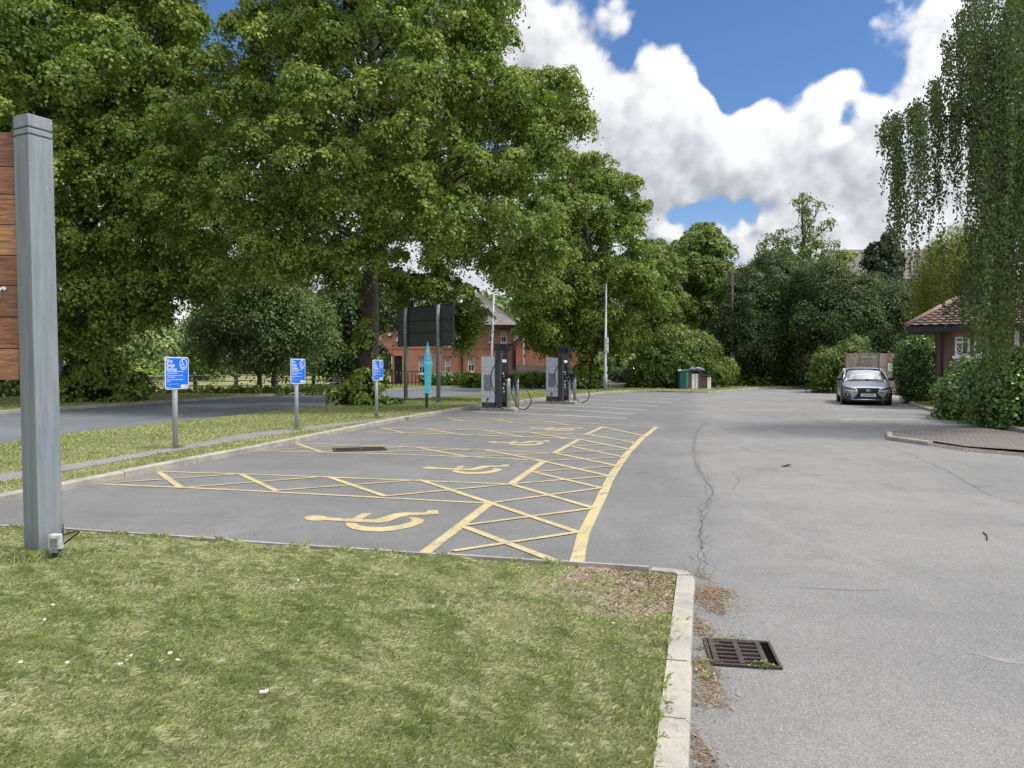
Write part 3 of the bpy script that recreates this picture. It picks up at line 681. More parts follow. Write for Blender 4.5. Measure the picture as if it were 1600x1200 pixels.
# ---------------------------------------------------------------- grass blades
rng = np.random.default_rng(11)
CAMD = lambda x, y: np.hypot(x, y)
def lawn_grass():
    poly = [(-7.5, 8.2)]+[tuple(p[:2]) for p in offset([Vector(p) for p in lawn_edge], -.11)][1:-1]+[(.5, 1.7), (-3.3, 1.7)]
    N = 2100000; y = 1.9+7.0*rng.random(N)**1.5; x = -.78*y-.4+rng.random(N)*(1.9+.78*y)
    k = inside(x, y, lawn_poly) & (x < 1.5) & (x > -.78*y-.5); x, y = x[k], y[k]
    n1 = vnoise(x, y, 1.6, 1)*.35+vnoise(x, y, 4.7, 2)*.35+vnoise(x, y, 13, 17)*.3; n2 = vnoise(x, y, 6.5, 3); n3 = vnoise(x, y, 22, 4)
    ed = np.array([kc.x, kc.y]); kd2 = np.array([kd.x, kd.y]); pd = np.array([frontdir.x, frontdir.y])
    dside = -((x-ed[0])*pd[0]+(y-ed[1])*pd[1])               # distance in from the right kerb
    along = (x-ed[0])*kd2[0]+(y-ed[1])*kd2[1]
    bare = np.clip(1.35-np.abs(dside-.42)/.68+(vnoise(x, y, 5, 77)-.5)*1.1, 0, 1)*np.clip(1.4-np.abs(along-.45)/.85+(vnoise(x, y, 4, 78)-.5)*.8, 0, 1)
    bare = np.maximum(bare, np.clip(1-(dside-.12)/.16, 0, 1)*.55)
    bare = np.maximum(bare, np.clip(.9-np.abs(dside-.55)/.6, 0, 1)*np.clip(1-np.abs(along-.10)/.22, 0, 1))
    bare = np.maximum(bare, np.clip((vnoise(x, y, 2.4, 9)-.74)*5, 0, .75))
    bare = np.clip(bare*1.5, 0, 1); k = rng.random(len(x)) > bare*(1.0-.12*n2); x, y, n1, n2, n3, bare, along, dside = (a[k] for a in (x, y, n1, n2, n3, bare, along, dside))
    dry = np.clip((n1-.36)*1.7+(vnoise(x, y, 9, 12)-.5)*.5+np.clip(.5-along*.6, 0, .25)+np.clip(.45-dside*.5, 0, .35)+bare*.3, 0, 1)
    N = len(x); h = (.012+.021*rng.random(N))*(.7+.65*n2)*(1.1-.35*dry); w = .0012+.0013*rng.random(N)+.0003*y
    tuft = (n3 > .68) & (n2 > .5); h[tuft] *= 1.35
    isdry = rng.random(N) < .20+.55*dry
    t = np.where(isdry, .62+.38*rng.random(N), .08+.44*rng.random(N)+.16*dry)
    o = blades('grass', x, y, np.full(N, .084), h, w, np.full(N, 1.0)+.7*isdry, t, rng, M['grass']); tag(o, kind='stuff')
lawn_grass()
def verge_grass(name, poly, N, bounds, seed, hscale=1.):
    r = np.random.default_rng(seed); x0, x1, y0, y1 = bounds
    x = x0+(x1-x0)*r.random(N); y = y0+(y1-y0)*r.random(N)**1.25; k = inside(x, y, poly) & (x > -.75*y-1.5); x, y = x[k], y[k]
    pp = [tuple(p[:2]) for p in pth]; k = ~inside(x, y, pp) | (r.random(len(x)) < .04); x, y = x[k], y[k]
    n1 = vnoise(x, y, .8, seed+1); n2 = vnoise(x, y, 3.2, seed+2); N = len(x); dry = np.clip((n1-.42)*1.9, 0, 1); d = np.hypot(x, y)
    h = (.022+.03*r.random(N))*(.6+.8*n2)*hscale; w = .003+.00055*d
    isd = r.random(N) < .18+.5*dry; t = np.where(isd, .6+.35*r.random(N), .1+.42*r.random(N)+.12*dry)
    tag(blades(name, x, y, np.full(N, .08), h, w, np.full(N, .9), t, r, M['grass']), kind='stuff')
verge_grass('verge_grass', verge_poly, 620000, (-14, 8, 7, 48), 21)
verge_grass('far_verge_grass', far_verge, 260000, (-36, 8, 20, 62), 31, 1.2)
verge_grass('bed_grass', bed, 90000, (11, 24, 14, 40), 41, 1.5)
verge_grass('back_verge_grass', [tuple(p[:2]) for p in offset(LKs, .1) if p.y > 30]+[(30, 62), (10, 62)], 90000, (2, 24, 36, 56), 51, 2.)
bk = MB(); bk.flat([tuple(p[:2]) for p in offset(LKs, .12) if p.y > 38]+[(34, 50), (60, 95), (10, 66), (9.5, 61)], .08); struct('back_bank', bk, M['turf'])

# dead needles and litter along the lawn kerb, weeds by the drain
def litter():
    r = np.random.default_rng(5); xs, ys = [], []
    for (px, py, sx, sy, n) in [(1110, 935, .08, .16, 1500), (1122, 925, .06, .07, 600), (1100, 985, .03, .12, 700), (1100, 1050, .04, .12, 700), (1105, 1090, .05, .08, 500), (1098, 1180, .04, .1, 250), (1100, 900, .03, .1, 200)]:
        c = G(px, py); xs.append(c.x+r.normal(size=n)*sx); ys.append(c.y+r.normal(size=n)*sy)
    for c_ in LKs[6:30]: xs.append(c_.x+.03+np.abs(r.normal(size=30))*.1); ys.append(c_.y+r.normal(size=30)*.3)
    x = np.concatenate(xs); y = np.concatenate(ys)
    k = np.array([((a-kc.x)*frontdir.x+(b-kc.y)*frontdir.y) > .0 or b > 7 for a, b in zip(x, y)]); x, y = x[k], y[k]
    N = len(x); a = r.random(N)*6.283; L = .015+.04*r.random(N); w = .0016+.0022*r.random(N); big_ = r.random(N) < .12; w[big_] *= 4; L[big_] *= .6
    D = np.stack([np.cos(a), np.sin(a), r.normal(size=N)*.18], 1); Sd = np.stack([-np.sin(a), np.cos(a), 0*a], 1); B = np.stack([x, y, .004+.012*r.random(N)], 1)
    V = np.empty((N, 4, 3)); V[:, 0] = B-D*L[:, None]/2; V[:, 1] = B+Sd*w[:, None]/2; V[:, 2] = B+D*L[:, None]/2; V[:, 3] = B-Sd*w[:, None]/2
    V[..., 2] = np.maximum(V[..., 2], .003)
    tag(quads_object('leaf_litter', V.reshape(-1, 3), r.random(N)**1.3, M['straw']), kind='stuff')
litter()
def soil_patches():
    mb = MB(); r = random.Random(2)
    for (px, py, rx, ry) in [(1104, 938, .09, .28), (1102, 1050, .06, .2), (1100, 1180, .04, .18)]:
        c = G(px, py); mb.flat([(max(c.x+rx*math.cos(t*.2618)*r.uniform(.7, 1.2), c.x-rx*.6), c.y+ry*math.sin(t*.2618)*r.uniform(.7, 1.2)) for t in range(24)], .0022)
    struct('gutter_dirt', mb, plain('gutter_dirt', (.13, .10, .085), .95, var=.35, scale=25, grime=(.2, .185, .17), bmp=.6))
    mb = MB(); w = lambda a, b: kc-frontdir*a+kd*b
    c = w(.50, .72); mb.flat([(c.x+.40*math.cos(t*.2618)*r.uniform(.8, 1.15)-.03*math.sin(t*.26), c.y+.70*math.sin(t*.2618)*r.uniform(.8, 1.1)) for t in range(24)], .0872)
    struct('bare_earth', mb, M['soil'])
soil_patches()
def stones():                               # gravel and dead stalks showing on the worn corner of the lawn
    r = np.random.default_rng(15); n = 3400; d = np.abs(r.normal(size=n))*.35+.13; al = .12+np.abs(r.normal(size=n))*.65
    B = np.array([kc.x, kc.y, .089])[None]+np.outer(-d, [frontdir.x, frontdir.y, 0])+np.outer(al, [kd.x, kd.y, 0]); N = nrm(r.normal(size=(n, 3))*.35+np.array([0, 0, 1.]))
    k = r.random(n) < .6; sz = np.where(k, .006+.010*r.random(n), .012+.02*r.random(n)); t = np.where(k, .5+.5*r.random(n), r.random(n)*.8); B[:, 2] += .004
    tag(quads_object('gravel', leaf_verts(B, N, sz, r, .75), t, M['straw']), kind='stuff')
stones()
def weeds(name, label, spots, n, leaf, h, material, seed, group=None):
    r = np.random.default_rng(seed); P = []
    for (px, py, s, z) in spots:
        c = G(px, py, z); P.append(np.stack([c.x+r.normal(size=n)*s, c.y+r.normal(size=n)*s*.6, z+.01+np.abs(r.normal(size=n))*h], 1))
    P = np.concatenate(P); N = nrm(r.normal(size=P.shape)*.5+np.array([0, 0, 1.]))
    o = quads_object(name, leaf_verts(P, N, leaf*(.6+.8*r.random(len(P))), r), r.random(len(P)), material); tag(o, kind='stuff'); return o
weeds('gutter_weeds', '', [(1130, 1002, .035, 0), (1160, 1001, .05, 0), (1185, 1042, .03, 0), (1198, 1046, .025, 0), (1102, 1040, .03, 0), (1106, 1062, .03, 0), (1098, 1015, .02, 0)], 45, .012, .012, M['ivy'], 71)

def tufts():                                # longer uncut grass at the foot of the posts and against the kerbs
    r = np.random.default_rng(61); xs, ys, hs = [], [], []
    for (px, py, s, n, h) in [(50, 872, .12, 420, .075), (92, 868, .10, 260, .06), (278, 700, .05, 120, .07), (466, 672, .06, 100, .07), (591, 654, .06, 90, .08), (667, 641, .07, 90, .08)]:
        c = G(px, py, .09); xs.append(c.x+r.normal(size=n)*s); ys.append(c.y+r.normal(size=n)*s*.7); hs.append(h*(.5+r.random(n)))
    for i in range(46):                     # ragged clumps hanging over the front edging and side kerb
        if i < 26: p = kc-frontdir*(.5+r.random()*6.)+kd*.09
        else: p = kc-frontdir*.15+kd*(.9+r.random()*2.2)
        n = 26; xs.append(p.x+r.normal(size=n)*.03); ys.append(p.y+r.normal(size=n)*.03); hs.append(.05*(.5+r.random(n)))
    x, y, h = map(np.concatenate, (xs, ys, hs)); N = len(x); t = np.where(r.random(N) < .4, .6+.4*r.random(N), .1+.4*r.random(N))
    tag(blades('grass_tufts', x, y, np.full(N, .084), h, .002+.0003*y, np.full(N, .8), t, r, M['grass']), kind='stuff')
tufts()
# ---------------------------------------------------------------- drain grates
def grate(c, yaw, w, d, label, broken):
    t = thing('drain_grate', label, 'drain', (c.x, c.y, 0), yaw, 'drain grates set in the asphalt')
    rust = plain('rusty_iron', (.07, .055, .048), .75, .3, var=.25, scale=20, grime=(.11, .07, .052), bmp=.5)
    pit_sheet = MB(); pit_sheet.flat([(-w/2, -d/2), (w/2, -d/2), (w/2, d/2), (-w/2, d/2)], .0035); pit_sheet.build('pit_shade_sheet', plain('pit_shade_sheet', (.006, .006, .006), 1., var=.1, spec=.0), t)  # flat black sheet stands in for the shade down the drain
    f = MB(); e = .016
    f.box(-w/2, w/2, -d/2, -d/2+e, .004, .016); f.box(-w/2, w/2, d/2-e, d/2, .004, .016); f.box(-w/2, -w/2+e, -d/2+e, d/2-e, .004, .0155); f.box(w/2-e, w/2, -d/2+e, d/2-e, .004, .0155)
    f.build('frame', rust, t, bevel=.002)
    bars = MB(); n = 6
    x0, x1 = -w/2+e+.005, (w/2-e-.005)*(.74 if broken else 1)
    for i in range(n):
        y = -d/2+e+(d-2*e)*(i+.5)/n; bars.box(x0, x1, y-.0085, y+.0085, .006, .0195)
    bars.build('bars', rust, t)
    rb = MB()
    for x in ((x0, (x0+x1)/2-.01, x1-.028) if broken else (x0, 0, x1-.03)): rb = MB(); rb.box(x, x+.028, -d/2+e+.002, d/2-e-.002, .006, .0215); rb.build('cross_rib', rust, t, bevel=.002)
    return t
grate((G(1107, 1002)+G(1213, 1046)+G(1207, 1003)+G(1105, 1043))/4, -.15, .36, .375, 'rusty iron drain grate with open slots, by the lawn kerb in the foreground', True)
grate(G(562, 702.5), .27, .95, .55, 'dark rectangular drain grate lying within the hatched strip of the yellow bays', False)

# small litter on lawn and asphalt
def curl(name, label, cat, p, size, material, seed, z=.0, group=None, n=9):
    r = random.Random(seed); mb = MB(); vs = [(0, 0, .01)]
    for i in range(n):
        a = 6.283*i/n; q = size*(.4+.6*r.random()); vs.append((math.cos(a)*q, math.sin(a)*q*.7, .006+r.random()*size*.45))
    mb.add(vs+[(v[0], v[1], v[2]-.004) for v in vs], [(0, 1+i, 1+(i+1) % n) for i in range(n)]+[(n+1, n+2+(i+1) % n, n+2+i) for i in range(n)])
    o = mb.build(name, material); o.location = (p.x, p.y, z); tag(o, label, cat, group); return o
M['leaf_brown'] = plain('dead_leaf', (.20, .12, .06), .8, var=.4, scale=30)
M['petal'] = plain('white_petal', (.80, .80, .78), .6, var=.03)
curl('paper_scrap', 'white crumpled scrap of paper lying alone in the middle of the lawn', 'litter', G(413, 1083, .12), .022, M['petal'], 5, .118)
curl('dead_leaf', 'curled brown dead leaf lying on the open asphalt far from any kerb', 'leaf', G(1228, 729), .09, M['leaf_brown'], 2)
tw = MB(); tp = [G(1536, 833), G(1542, 838), G(1542, 845)]; tw.tube([tp[0]+Vector((0, 0, .008)), tp[1]+Vector((0, 0, .012)), tp[2]+Vector((0, 0, .006))], .006, 6)
tag(tw.build('twig', M['bark']), 'short dark curved twig on the asphalt at the right', 'twig')
def daisies():
    r = random.Random(3)
    spots = [(83, 946), (82, 934), (143, 935), (124, 936), (70, 970), (188, 1038), (198, 1034), (205, 1027), (252, 1036), (266, 1022), (32, 1037), (105, 1036), (466, 908), (488, 910), (277, 1033), (962, 1010), (958, 976), (620, 898)]
    first = None
    for i, (px, py) in enumerate(spots):
        p = G(px, py, .12)
        if first is None:
            mb = MB(); vs = [(0, 0, .004)]
            for k in range(14): a = 6.283*k/14; q = .012 if k % 2 else .0085; vs.append((q*math.cos(a), q*math.sin(a), .006))
            mb.add(vs, [(0, 1+k, 1+(k+1) % 14) for k in range(14)]); mb.tube([(0, 0, -.03), (0, 0, .004)], .001, 5)
            o = first = mb.build('daisy', M['petal']); yc = MB(); yc.tube([(0, 0, .004), (0, 0, .0085)], [.0045, .003], 8); yc.build('flower_centre', plain('daisy_yellow', (.6, .42, .04)), o)
        else: o = copy_tree(first)
        o.location = (p.x, p.y, .118+r.uniform(0, .01)); o.rotation_euler = (r.uniform(-.4, .1), r.uniform(-.3, .3), r.random()*6); o.scale = (r.uniform(.6, 1.1),)*3
        tag(o, 'tiny white daisy in the mown lawn grass', 'daisy', 'daisies scattered over the lawn')
daisies()

# ---------------------------------------------------------------- big foreground sign
def info_sign():
    Yp = 5.75; base = G(69, 868, .085); Yp = base.y; t = thing('information_sign', 'tall wooden plank sign board carried by a thick grey painted post on the lawn', 'sign', (base.x, base.y, .085))
    def L(v): return Vector(v)-Vector(t.location)
    top = W(52, 186, Yp+.02); H = top.z-.085; tilt = 0
    yaw = math.radians(-27)                   # the square post shows two faces
    s = .094
    ps = MB(); c, sn = math.cos(yaw), math.sin(yaw)
    lean = (L(W(51, 186, Yp)).x-0)
    def col(z0, z1, h, cx0, cx1):
        vs = []
        for z, cx in ((z0, cx0), (z1, cx1)):
            for (a, b) in ((-h, -h), (h, -h), (h, h), (-h, h)): vs.append((cx+a*c-b*sn, a*sn+b*c, z))
        return vs
    Fq = [(3, 2, 1, 0), (4, 5, 6, 7), (0, 1, 5, 4), (1, 2, 6, 5), (2, 3, 7, 6), (3, 0, 4, 7)]
    lx = lambda z: lean*z/H
    g1, g2 = H-.105, H-.145
    ps.add(col(-.05, g2-.012, s, 0, lx(g2)), Fq); ps.add(col(g2-.012, g2, s-.008, lx(g2), lx(g2)), Fq); ps.add(col(g2, g1-.0, s, lx(g2), lx(g1)), Fq)
    ps.add(col(g1, g1+.012, s-.008, lx(g1), lx(g1)), Fq); ps.add(col(g1+.012, H, s, lx(g1), lx(H)), Fq)
    ps.build('post', M['grey_post'], t, bevel=.007)
    # plank panel running out of frame to the left
    pd = Vector((-math.cos(math.radians(-8)), math.sin(math.radians(-8)), 0)); 
    o = L(W(27, 390, Yp-.02)); zt, zb = L(W(20, 208, Yp)).z, L(W(20, 594, Yp)).z; n = 5; hh = (zt-zb)/n
    cols = [(.33, .155, .075), (.21, .095, .05), (.36, .20, .10), (.27, .115, .058), (.25, .105, .055)]
    hs = [.0, .165, .345, .51, .675, .84, 1.0]
    px = [208, 262, 305, 352, 400, 447, 496, 545, 594]
    zs = [L(W(15, y, Yp)).z for y in px]
    for i in range(len(px)-1):
        cc = cols[(i*2+1) % 5] if i not in (3,) else (.42, .21, .085)
        m, nn = mat('printed_plank'); mp = nn.new('ShaderNodeMapping'); mp.inputs['Scale'].default_value = (3, 3, 26); mp.inputs['Location'].default_value = (i*3.1, 0, i); nn.put(mp.inputs[0], nn.obj)
        f = nn.noise(mp.outputs[0], 2.2, 6, .65, .6); cx = nn.ramp(f, [(.32, tuple(v*.38 for v in cc)), (.46, tuple(v*.8 for v in cc)), (.54, cc), (.70, tuple(v*1.6 for v in cc))]); nn.put(nn.b.inputs['Base Color'], cx); nn.b.inputs['Roughness'].default_value = .45
        b = MB(); a = o+pd*0; z1, z0 = zs[i]-.003, zs[i+1]+.003
        q = [a, a+pd*2.4]; th = Vector((pd.y, -pd.x, 0))*-.04
        if th.y < 0: th = -th
        vs = [(*q[0].xy, z0), (*q[1].xy, z0), (*(q[1]+th).xy, z0), (*(q[0]+th).xy, z0), (*q[0].xy, z1), (*q[1].xy, z1), (*(q[1]+th).xy, z1), (*(q[0]+th).xy, z1)]
        b.add(vs, [tuple(reversed(f)) for f in Fq] if True else Fq); b.build('plank', m, t, bevel=.003)
    bk = MB(); bk.add([(*(o+th*.4).xy, zs[-1]), (*(o+pd*2.38+th*.4).xy, zs[-1]), (*(o+pd*2.38+th*.4).xy, zs[0]), (*(o+th*.4).xy, zs[0])], [(0, 1, 2, 3)]); bk.build('backing_board', M['black'], t)
    # end of the lettering: an r (the last letter), most of the word is beyond the picture
    rt = -pd; nrmv = Vector((rt.y, -rt.x, 0))
    base_l = o+pd*.155; base_l.z = L(W(5, 467, Yp)).z
    txt = text_mesh('r', .19, base_l+nrmv*.004, rt, (0, 0, 1), M['white'], 'lettering', t, .006)
    # second post of the sign
    p2 = MB(); e = o+pd*2.5; p2.box(e.x-.1, e.x+.1, e.y-.1, e.y+.1, -.05, H); p2.build('post', M['grey_post'], t, bevel=.007)
    # broken junction box and its cable at the foot
    jb = L(W(88, 846, Yp-.13)); J = MB(); J.box(jb.x-.045, jb.x+.04, jb.y-.03, jb.y+.03, jb.z-.055, jb.z+.055); jo = J.build('junction_box', plain('chalky_plastic', (.50, .51, .48), .7, var=.25, scale=40), t, bevel=.004)
    D = MB(); D.box(jb.x-.03, jb.x+.025, jb.y-.036, jb.y-.031, jb.z-.005, jb.z+.03); D.box(jb.x-.03, jb.x+.025, jb.y-.0362, jb.y-.031, jb.z-.035, jb.z-.015); D.box(jb.x-.02, jb.x+.03, jb.y-.05, jb.y-.0365, jb.z-.075, jb.z-.058)
    D.build('terminal_strip', plain('terminal_grey', (.16, .17, .16), .6), jo)
    E = MB(); E.cyl((jb.x, jb.y, jb.z-.05), (jb.x+.005, jb.y+.01, -.02), .03, .035, 10); E.build('conduit', M['black'], t)
    C = MB(); pts_ = []
    for i in range(17):
        a = i/16; pts_.append((jb.x+.02+.13*math.sin(a*math.pi)*1.0, jb.y+.02+.04*a, jb.z+.09*math.sin(a*2.6)+.04-.12*a))
    C.tube(pts_, .006, 7); C.tube([(jb.x+.035, jb.y+.02, jb.z-.02), (jb.x+.04, jb.y+.02, jb.z+.13)], .006, 7); C.build('cable', M['black'], t)
    return t
info_sign()

# ---------------------------------------------------------------- blue badge signs
def rounded(w, h, r, n=5):
    o = []
    for cx, cy, a0 in ((w/2-r, h/2-r, 0), (-w/2+r, h/2-r, 90), (-w/2+r, -h/2+r, 180), (w/2-r, -h/2+r, 270)):
        for i in range(n+1): a = math.radians(a0+90*i/n); o.append((cx+r*math.cos(a), cy+r*math.sin(a)))
    return o
def ring(cx, cy, r, w, n=28): return arc(cx, cy, r, w, 0, 359.9, n)
def blue_sign():
    t = thing('parking_sign', '', 'sign'); t['group'] = 'blue badge parking signs along the verge'
    ux, uz = (1, 0, 0), (0, 0, 1)             # faces -y locally
    p = MB(); p.tube([(0, .05, -.1), (0, .05, 1.58)], .045, 16); p.build('pole', M['pole_grey'], t)
    zc = 1.32; w, h = .62, .56
    b = MB(); b.prism(rounded(w, h, .05), (0, .0, zc), ux, uz, .003); 
    back = MB(); back.prism(rounded(w, h, .05), (0, -.004, zc), (1, 0, 0), uz, .0035); b2 = back.build('border', M['white'], t)
    bpy.data.objects.remove(b2)
    P = MB(); P.prism(rounded(w, h, .05), (0, .006, zc), ux, uz, .006); P.build('panel', M['white'], t)
    Fc = MB(); Fc.prism(rounded(w-.035, h-.035, .038), (0, -.0005, zc), ux, uz, .002); Fc.build('face', M['blue'], t)
    yo = -.003
    L = [text_mesh(s, .088, (-.275, yo, zc+.262-.078-.072*i), ux, uz, M['white'], 'lettering', t, .0015) for i, s in enumerate(('Blue', 'Badge', 'Parking'))]
    join_into(L, 'heading')
    ic = MB(); ic.prism(ring(.165, zc+.155, .093, .013), (0, yo, 0), ux, uz, .0015)
    for poly in wheelchair_polys()[:3]: ic.prism([(.165-.075+a*.135, zc+.155-.075+bb*.145) for a, bb in poly], (0, yo-.0005*len(poly) % .001, 0), ux, uz, .0015)
    ic.build('wheelchair_emblem', M['white'], t)
    small = ['Parking for vehicles displaying a valid blue badge', 'only and parked within the bay', 'Please park within the marked bays and display', 'your blue badge clearly', 'Badge must be shown at all times while parked', 'in this bay']
    zz = zc+.022; L = []
    for i, s in enumerate(small):
        L.append(text_mesh(s, .027, (-.272, yo, zz), ux, uz, M['white'], 't', t, .0015, squash=.82)); zz -= .031 if i % 2 == 0 else .04
    join_into(L, 'small_print')
    L = [text_mesh('Terms and conditions apply see notice', .02, (-.272, yo, zc-.195), ux, uz, M['paleblue'], 't', t, .0015), text_mesh('Thank you', .026, (-.272, yo, zc-.25), ux, uz, M['paleblue'], 't', t, .0015)]
    join_into(L, 'footer_print')
    lg = MB(); lg.prism([(.09, -.255), (.215, -.255), (.215, -.205), (.09, -.205)], (0, yo, zc), ux, uz, .0015); lg.prism([(.235, -.255), (.265, -.255), (.265, -.205), (.235, -.205)], (0, yo, zc), ux, uz, .0015); lg.build('white_panels', M['white'], t)
    return t
sg = blue_sign()
for i, (px, py, lab) in enumerate([(278, 701, 'blue wheelchair parking sign on grey pole beside the path, nearest to the camera'),
                                   (466.5, 672, 'blue wheelchair parking sign on grey pole, middle one of the three'),
                                   (591, 654, 'blue wheelchair parking sign in front of the ivy round the biggest tree trunk')]):
    o = sg if i == 0 else copy_tree(sg); p = G(px, py, .085); o.location = p; a = math.atan2(-p.x, p.y)
    o.rotation_euler = (0, 0, (math.radians(76), math.radians(75), math.radians(73))[i]); o['label'] = lab

# teal pen shaped banner sign
def teal_banner():
    p = G(667, 641, .085); t = thing('charging_point_sign', 'tall turquoise arrow shaped sign board pointing up on a short black post in the verge', 'sign', p, math.radians(14))
    m, n = mat('turquoise_print'); sp_ = n.new('ShaderNodeSeparateXYZ'); n.put(sp_.inputs[0], n.obj)
    n.put(n.b.inputs['Base Color'], n.ramp(n.rng(n.math('ADD', n.math('MULTIPLY', sp_.outputs[0], 2.5), n.math('MULTIPLY', sp_.outputs[2], -.25)), -.9, .3), [(0, (.02, .34, .78)), (.5, (.03, .52, .70)), (1, (.08, .62, .52))])); n.b.inputs['Roughness'].default_value = .35
    ux, uz = (1, 0, 0), (0, 0, 1); s = p.y/F; z = lambda py: (641-py)*s; x = lambda px: (px-667)*s*1.02
    b = MB(); b.box(-.05, .05, .02, .07, -.05, z(560)); b.build('post', M['black'], t, bevel=.006)
    b = MB(); b.prism([(x(664.5), z(614.5)), (x(673), z(615)), (x(674.5), z(572)), (x(676.5), z(570)), (x(668.5), z(532)), (x(661), z(568)), (x(662.5), z(572))], (0, 0, 0), ux, uz, .012); b.build('panel', m, t)
    w = MB(); yo = -.014
    w.prism([(x(667.6), z(551)), (x(669.5), z(551)), (x(668.8), z(538))], (0, yo, 0), ux, uz, .002); w.build('white_arrow_mark', M['white'], t)
    L = [text_mesh('EV', .07, (x(668.5), yo, z(555)), ux, uz, M['white'], 't', t, .002, 'CENTER'), text_mesh('Charging', .06, (x(668.5), yo, z(566.5)), ux, uz, M['white'], 't', t, .002, 'CENTER'), text_mesh('point', .06, (x(668.5), yo, z(569.5)), ux, uz, M['white'], 't', t, .002, 'CENTER')]
    join_into(L, 'heading')
    b = MB(); b.prism(arc(x(668.7), z(560), .035, .010, -60, 230), (0, yo, 0), ux, uz, .002); b.build('plug_emblem', M['white'], t)
    L = []; 
    for i in range(11):
        L.append(text_mesh(['How to charge', 'Park in the bay', 'Plug in the cable', 'Tap your card', 'to start', 'When finished', 'tap again and', 'return the cable', 'Need help', 'call us any', 'time'][i], .034, (x(669), yo, z(580+i*2.9)), ux, uz, M['paleblue'], 't', t, .002, 'CENTER', squash=.8))
    join_into(L, 'small_print')
    return t
teal_banner()

# large road sign seen from behind
def back_sign():
    a, b = G(636, 628, .085), G(687, 631, .085); c = (a+b)/2; yaw = math.atan2(b.y-a.y, b.x-a.x); w = (b-a).length
    t = thing('road_sign_back', 'large dark grey rectangular road sign seen from behind on two round poles', 'sign', c, yaw)
    Y = c.y; zt, zb = W(660, 478, Y).z-.085, W(660, 541, Y).z-.085; k = w/51.0
    x0, x1 = -(661.5-620)*k, (707-661.5)*k
    for xx in (-w/2, w/2):
        p = MB(); p.tube([(xx, -.06, -.1), (xx, -.06, zt-.02)], .078, 16); p.tube([(xx, -.06, 0), (xx, -.06, .05)], .083, 16); p.build('pole', M['pole_dark'], t)
    P = MB(); P.box(x0, x1, .03, .05, zb, zt); P.build('panel', M['board_back'], t, bevel=.006)
    r = MB()
    for z in (zb+.03, zb+(zt-zb)*.34, zb+(zt-zb)*.63, zt-.03): r.box(x0+.01, x1-.01, .0, .028, z-.022, z+.022)
    r.build('rails', M['dark_grey'], t)
    cl = MB()
    for xx in (-w/2, w/2):
        for z in (zb+.03, zb+(zt-zb)*.34, zb+(zt-zb)*.63): cl.tube([(xx, -.06, z-.02), (xx, -.06, z+.02)], .084, 16)
    cl.build('clamps', M['pole_grey'], t)
    s = MB(); s.box(x1-.16, x1-.06, .024, .0285, zb+.06, zb+.09); s.build('maker_plate', M['white'], t)
back_sign()

